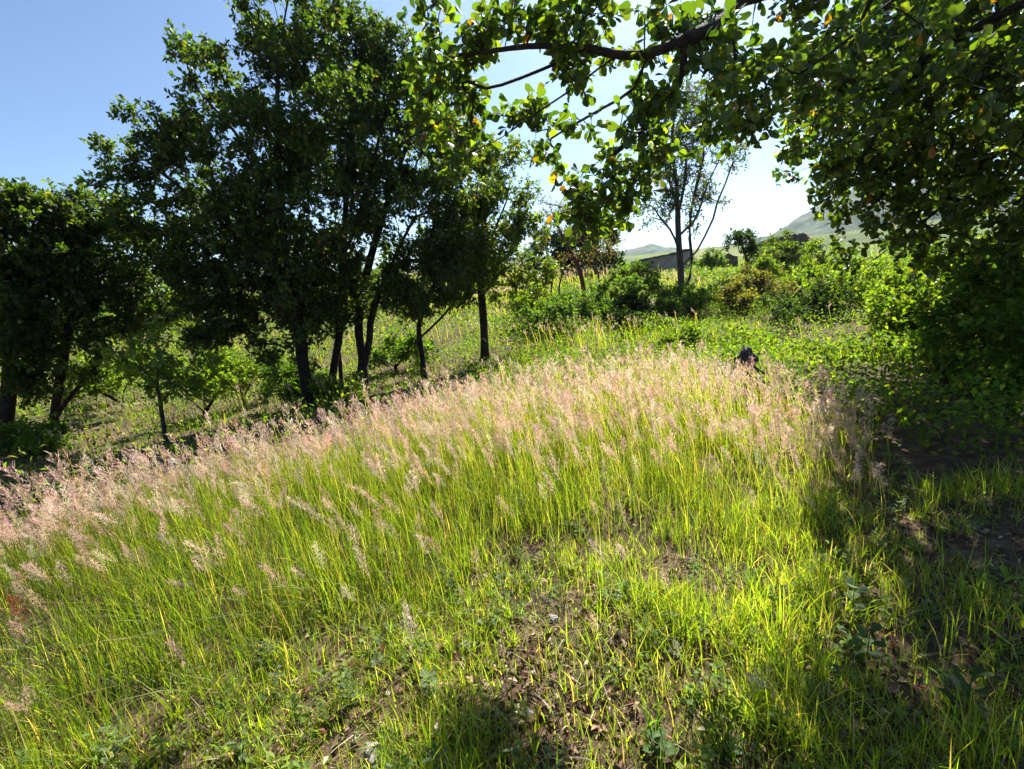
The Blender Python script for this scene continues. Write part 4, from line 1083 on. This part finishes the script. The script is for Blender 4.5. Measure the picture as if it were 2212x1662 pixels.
# ------------------------------------------------------------------ small things
def build_stump():
    base = on_ground(1614, 862)
    root = thing('charred_stump', 'blackened jagged stump standing in the pink grass at the right', 'stump', base)
    rng = np.random.default_rng(3)
    n = 26; rows = 22; h = .77 * base[1] / 6.5
    th = np.arange(n) / n * 6.283
    V = []
    for k in range(rows):
        f = k / (rows - 1)
        r = .13 * (1 - .35 * f + .4 * (1 - f) ** 4) * (1 + .2 * np.sin(th * 3 + 1 + 2 * f) + .12 * np.sin(th * 7 + 3 * f))
        r = r * (1 + (fbm(np.cos(th) * 2 + 5, np.sin(th) * 2 + f * 7, 8, 4) - .5) * 1.1) * (1 if f < .8 else 1 - (f - .8) * 2.6)
        z = h * f * (1 + .06 * np.sin(th * 2 + .6)) + rng.normal(0, .012, n)
        V.append(np.stack([r * np.cos(th) - .06 * f + .03 * math.sin(f * 7), r * np.sin(th), z - .06], -1))
    V.append(np.array([[-.06, 0, h * 1.02 - .06]])); v = np.concatenate(V)
    i = np.arange(rows - 1)[:, None] * n; j = np.arange(n)[None]; j2 = (j + 1) % n
    q = np.stack([i + j, i + j2, i + n + j2, i + n + j], -1).reshape(-1, 4)
    t = np.concatenate([q[:, [0, 1, 2]], q[:, [0, 2, 3]], np.array([[(rows - 1) * n + a, (rows - 1) * n + (a + 1) % n, rows * n] for a in range(n)])])
    mb = MB(); mb.add(v, t); body = mb.build('stump_body', M_DARKSTONE, root, False)
    for k, (p0, p1, r0) in enumerate([((-.02, -.1, .4), (.13, -.2, .3), .022), ((-.06, -.08, .36), (-.2, -.14, .42), .02), ((.04, -.08, .25), (.16, -.12, .2), .02)]):
        mb = MB(); p0 = np.array(p0); p1 = np.array(p1)
        tube(mb, np.stack([p0, (p0 + p1) / 2 + rng.normal(0, .015, 3), p1]), [r0, r0 * .8, r0 * .35], 7)
        mb.build('branch_stub', M_DARKSTONE if k else M_PALEBARK, body, False)
build_stump()

def rock(name, label, px, py, size, seed, group, mat=None):
    p = on_ground(px, py)
    rng = np.random.default_rng(seed)
    import bmesh
    bm = bmesh.new(); bmesh.ops.create_icosphere(bm, subdivisions=2, radius=1)
    ax = rng.uniform(.6, 1.2, 3); ax[2] *= .6
    for v in bm.verts:
        d = np.array(v.co)
        k = 1 + .22 * math.sin(d[0] * 3 + seed) + .18 * math.sin(d[1] * 4 + 2 * seed) + .12 * math.sin(d[2] * 6 + d[0] * 5)
        v.co = Vector(d * k * ax * size)
    me = bpy.data.meshes.new('rock'); bm.to_mesh(me); bm.free()
    o = link(name, me, mat or M_STONE); o.location = p + [0, 0, size * .12]; o.rotation_euler = (rng.uniform(-.3, .3), rng.uniform(-.3, .3), rng.random() * 6)
    o['label'] = label; o['category'] = 'stone'; o['group'] = group
G4 = 'pale stones on the bare earth'
for k, (px, py, s_, lab) in enumerate([(1195, 1345, .035, 'small pale stone at the middle of the bare patch'), (1330, 1292, .045, 'flat pale stone at the upper right of the bare patch'),
        (1140, 1545, .03, 'rounded stone just right of the round leaved rosette'), (810, 1640, .04, 'pale stone at the bottom edge left of centre'),
        (1955, 1265, .04, 'pale stone in the sun fleck at the right'), (2065, 1485, .035, 'pale stone deep in the shade at lower right'),
        (1010, 1400, .05, 'grey stone half sunk above the rosette'), (1300, 1245, .04, 'stone at the top of the bare patch by the grass')]):
    rock('stone', lab, px, py, s_, 20 + k, G4)

def leafy(name, label, px, py, leaves, col, cat='plant', stem_h=.0, tmpl=LEAF16, mat=M_BUSH, group=None, seed=1, stem_r=.003, lean=(0, 0)):
    """a low plant: leaves = list of (height, azimuth, pitch, length, width)"""
    p = on_ground(px, py); rng = np.random.default_rng(seed)
    root = thing(name, label, cat, p, group)
    if stem_h > 0:
        mb = MB(); q = np.array([[0, 0, -.02], [lean[0] * .3, lean[1] * .3, stem_h * .5], [lean[0], lean[1], stem_h]])
        tube(mb, tline(q, 6), np.linspace(stem_r, stem_r * .4, 6), 5, np.array(col) * .9); mb.build('stem', mat, root)
    for (h, az, pt, ln, wd) in leaves:
        f = h / stem_h if stem_h > 0 else 0
        pos = np.array([[lean[0] * f * f, lean[1] * f * f, h]])
        d = np.array([[math.cos(az) * math.cos(pt), math.sin(az) * math.cos(pt), math.sin(pt)]])
        nr = np.array([[-math.cos(az) * math.sin(pt), -math.sin(az) * math.sin(pt), math.cos(pt)]]) + rng.normal(0, .15, (1, 3))
        mb = MB(); stamp(mb, tmpl[0], tmpl[1], pos, d, nr, ln * .62, np.array([col]) * rng.uniform(.6, 1.05), wd * .58)
        mb.build('leaf', mat, root, True)
    return root
LANCE = (LEAF16[0] * np.array([.55, 1, 1.2]), LEAF16[1])
def whorl(n, h0, h1, ln, wd, pt, seed, golden=2.4):
    r = np.random.default_rng(seed)
    return [(h0 + (h1 - h0) * k / max(1, n - 1), k * golden + r.normal(0, .25), pt + r.normal(0, .15) + .5 * k / n, ln * r.uniform(.75, 1.15), wd * r.uniform(.85, 1.15)) for k in range(n)]
G5 = 'broad leaved seedlings in the grass'
leafy('rosette_plant', 'low rosette of rounded grey green leaves on the bare patch', 930, 1510, whorl(11, .02, .1, .075, .09, .25, 1), (.16, .22, .12), stem_h=.1, group=G5, seed=1)
leafy('rosette_plant', 'round pale leaved seedling in the shade right of centre', 1838, 1335, whorl(8, .04, .16, .09, .12, .2, 2), (.14, .2, .1), stem_h=.16, group=G5, seed=2)
leafy('seedling', 'upright seedling with narrow paired leaves at the shadow edge', 1795, 1175, whorl(14, .08, .32, .1, .1, .35, 3, 1.571), (.14, .22, .07), stem_h=.32, tmpl=LANCE, group=G5, seed=3, stem_r=.004)
leafy('seedling', 'bright narrow leaved sprig catching sun in the right shade', 2130, 1350, whorl(13, .1, .22, .11, .1, .3, 4), (.15, .24, .04), stem_h=.24, tmpl=LANCE, group=G5, seed=4, lean=(.06, .0))
leafy('seedling', 'sunlit green leaf sprig at the far right under the thicket', 2150, 1000, whorl(12, .15, .36, .12, .11, .1, 5), (.13, .2, .05), stem_h=.38, tmpl=LANCE, group=G5, seed=5, lean=(-.1, -.05))
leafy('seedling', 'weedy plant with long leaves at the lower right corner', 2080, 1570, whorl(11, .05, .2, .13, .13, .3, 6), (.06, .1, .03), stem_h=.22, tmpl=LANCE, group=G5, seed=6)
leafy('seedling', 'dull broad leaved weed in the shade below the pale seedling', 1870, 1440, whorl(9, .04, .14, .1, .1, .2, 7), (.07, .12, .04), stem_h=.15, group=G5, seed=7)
leafy('rosette_plant', 'small bright seedling left of the rosette near the bottom', 640, 1560, whorl(7, .02, .08, .06, .06, .4, 8), (.13, .2, .04), stem_h=.08, group=G5, seed=8)

def tuft(label, px, py, n, h, col, seed, w=.007, spread=.5):
    p = on_ground(px, py); rng = np.random.default_rng(seed)
    root = thing('grass_tuft', label, 'grass tuft', p, 'bright grass tufts standing out in the foreground')
    for k in range(n):
        mb = MB()
        blades(mb, np.array([[rng.normal(0, .012), rng.normal(0, .012), -.01]]), np.array([h * rng.uniform(.6, 1.1)]), np.array([w * rng.uniform(.8, 1.2)]), np.array([abs(rng.normal(spread, .25))]),
               np.array([rng.random() * 6.28]), 6, np.array([col]) * rng.uniform(.85, 1.15), rng)
        mb.build('blade', M_GRASS, root)
tuft('lime yellow grass tuft in the middle of the bare patch', 1110, 1400, 16, .13, (.2, .26, .03), 1, .008)
tuft('bright green grass tuft just above the lime yellow one', 1100, 1340, 14, .14, (.17, .25, .03), 2, .007)
tuft('tall bright double blade standing at the shadow edge right of centre', 1700, 1370, 5, .3, (.2, .26, .03), 3, .014, .2)
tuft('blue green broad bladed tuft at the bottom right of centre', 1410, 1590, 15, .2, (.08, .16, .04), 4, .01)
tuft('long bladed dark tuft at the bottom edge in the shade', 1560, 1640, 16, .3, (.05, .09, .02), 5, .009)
tuft('yellowing grass tuft at the bottom centre', 1160, 1600, 14, .2, (.22, .23, .04), 6, .006)
tuft('thin sunlit tuft at the shadow edge near the stone', 1860, 1220, 9, .2, (.18, .24, .03), 7, .008, .35)
tuft('arching pale grass tuft at the lower left', 380, 1560, 14, .26, (.18, .22, .04), 8, .008)

def tall_head(label, px, py, Y, h, size, seed, col, az=WIND):
    """one seed head that stands out; px, py is where its head shows"""
    q = P(px, py, Y); rng = np.random.default_rng(seed)
    p = np.array([q[0] + .2 * h, q[1] + .03, 0]); p[2] = ground_z(p[0], p[1])
    root = thing('seed_grass', label, 'grass stalk', p, 'single pink seed grasses standing out in the meadow')
    hd, st = MB(), MB()
    heads(hd, st, p[None] * 1.0, np.array([max(.2, q[2] - p[2])]), np.array([size]), [TM_NEAR[seed % 5]], rng, [(1, col)], (.3, .05), .0007, az=np.array([az]))
    hd.build('seed_head', M_PINK, root, False, p); st.build('stalk', M_GRASS, root, False, p)
for k, (px, py, Y, s_, col, lab) in enumerate([
    (440, 1200, 2.9, .2, (.62, .45, .38), 'pink plume leaning left low in the left meadow'), (570, 1150, 3.1, .2, (.6, .48, .42), 'silvery pink plume right of the low left plume'),
    (655, 1090, 3.3, .2, (.6, .42, .34), 'broad pink plume in the left middle of the meadow'), (930, 1110, 3.2, .2, (.55, .36, .28), 'drooping tan plume above the bare patch'),
    (540, 1220, 2.8, .18, (.58, .46, .4), 'pale plume beside the low left plume'), (100, 1400, 2.1, .16, (.5, .36, .26), 'small tan seed head by the lower left edge'),
    (70, 1470, 2.0, .2, (.34, .1, .06), 'rust red dry seed head at the lower left edge'), (430, 1420, 2.2, .14, (.55, .42, .34), 'short pale head in the lower left grass'),
    (740, 1110, 3.2, .18, (.58, .4, .3), 'tan plume left of the drooping one'), (1000, 980, 4.4, .2, (.62, .46, .4), 'pink plume in the green middle of the meadow'),
    (1340, 1000, 4.4, .18, (.55, .4, .3), 'lone tan head among green grass right of centre'), (300, 1290, 2.4, .18, (.55, .4, .32), 'ragged tan heads left of the low left plume')]):
    tall_head(lab, px, py, Y, .5, s_, 40 + k, col)

# a few fallen leaves large enough to tell apart
rngf = np.random.default_rng(44)
fl = []
for c in [(.22, .12, .06), (.34, .25, .15), (.42, .35, .26), (.12, .06, .035)]:
    me = mesh('fallen_leaf', LEAF16[0] * np.array([1, 1, 1.6]), LEAF16[1], np.tile(np.array(c), (len(LEAF16[0]), 1)), True); me.materials.append(M_DRY); fl.append(me)
for k in range(60):
    px = rngf.uniform(800, 1560) if k < 42 else rngf.uniform(1700, 2150); py = rngf.uniform(1270, 1650)
    p = on_ground(px, py); o = bpy.data.objects.new('fallen_leaf', fl[rngf.integers(0, 4)]); COL.objects.link(o)
    o.location = p + [0, 0, .012]; o.rotation_euler = (rngf.normal(0, .3), rngf.normal(0, .3), rngf.random() * 6.28); q = rngf.uniform(.025, .05); o.scale = (q, q, q)
    o['label'] = 'curled brown fallen leaf lying on the bare earth' if k < 42 else 'dry fallen leaf lying in the shade at lower right'
    o['category'] = 'leaf'; o['group'] = 'fallen leaves on the bare earth' if k < 42 else 'fallen leaves in the shade'

def build_weeds():
    """small broad leaved weeds low among the grass"""
    rng = np.random.default_rng(23); mb = MB()
    x, y = sample_polar(1900, 1.0, 7, -54, 54, 1.1, rng)
    p, px, py, d, ins, tall, bare, right = region(x, y)
    k = ins & (rng.random(len(x)) < (1 - tall) * .9 * np.clip(fbm(x * 1.2, y * 1.2, 88) * 3 - .9, .1, 1) + .75 * right); p = p[k]; n = len(p)
    for i in range(n):
        m = rng.integers(7, 18); hh = rng.uniform(.04, .16)
        az = np.arange(m) * 2.4 + rng.random() * 6; f = np.sort(rng.random(m))
        pos = p[i] + np.stack([rng.normal(0, .012, m), rng.normal(0, .012, m), f * hh], 1)
        pt = rng.normal(.25, .3, m)
        dr = np.stack([np.cos(az) * np.cos(pt), np.sin(az) * np.cos(pt), np.sin(pt)], 1)
        nr = np.stack([-np.cos(az) * np.sin(pt), -np.sin(az) * np.sin(pt), np.cos(pt)], 1) + rng.normal(0, .25, (m, 3))
        base = np.array([(.12, .18, .035), (.09, .15, .05), (.16, .21, .04), (.11, .15, .07)][rng.integers(0, 4)])
        ln = rng.uniform(.02, .055) * (1.25 - .6 * f)
        stamp(mb, LEAF4[0], LEAF4[1], pos, dr, nr, ln, base * np.clip(rng.normal(1, .18, (m, 1)), .5, 1.5), ln * rng.uniform(.7, 1.1))
    o = mb.build('low_weeds', M_BUSH); o['kind'] = 'stuff'; o['label'] = 'small broad leaved weeds low among the short grass'; o['category'] = 'weeds'
build_weeds()
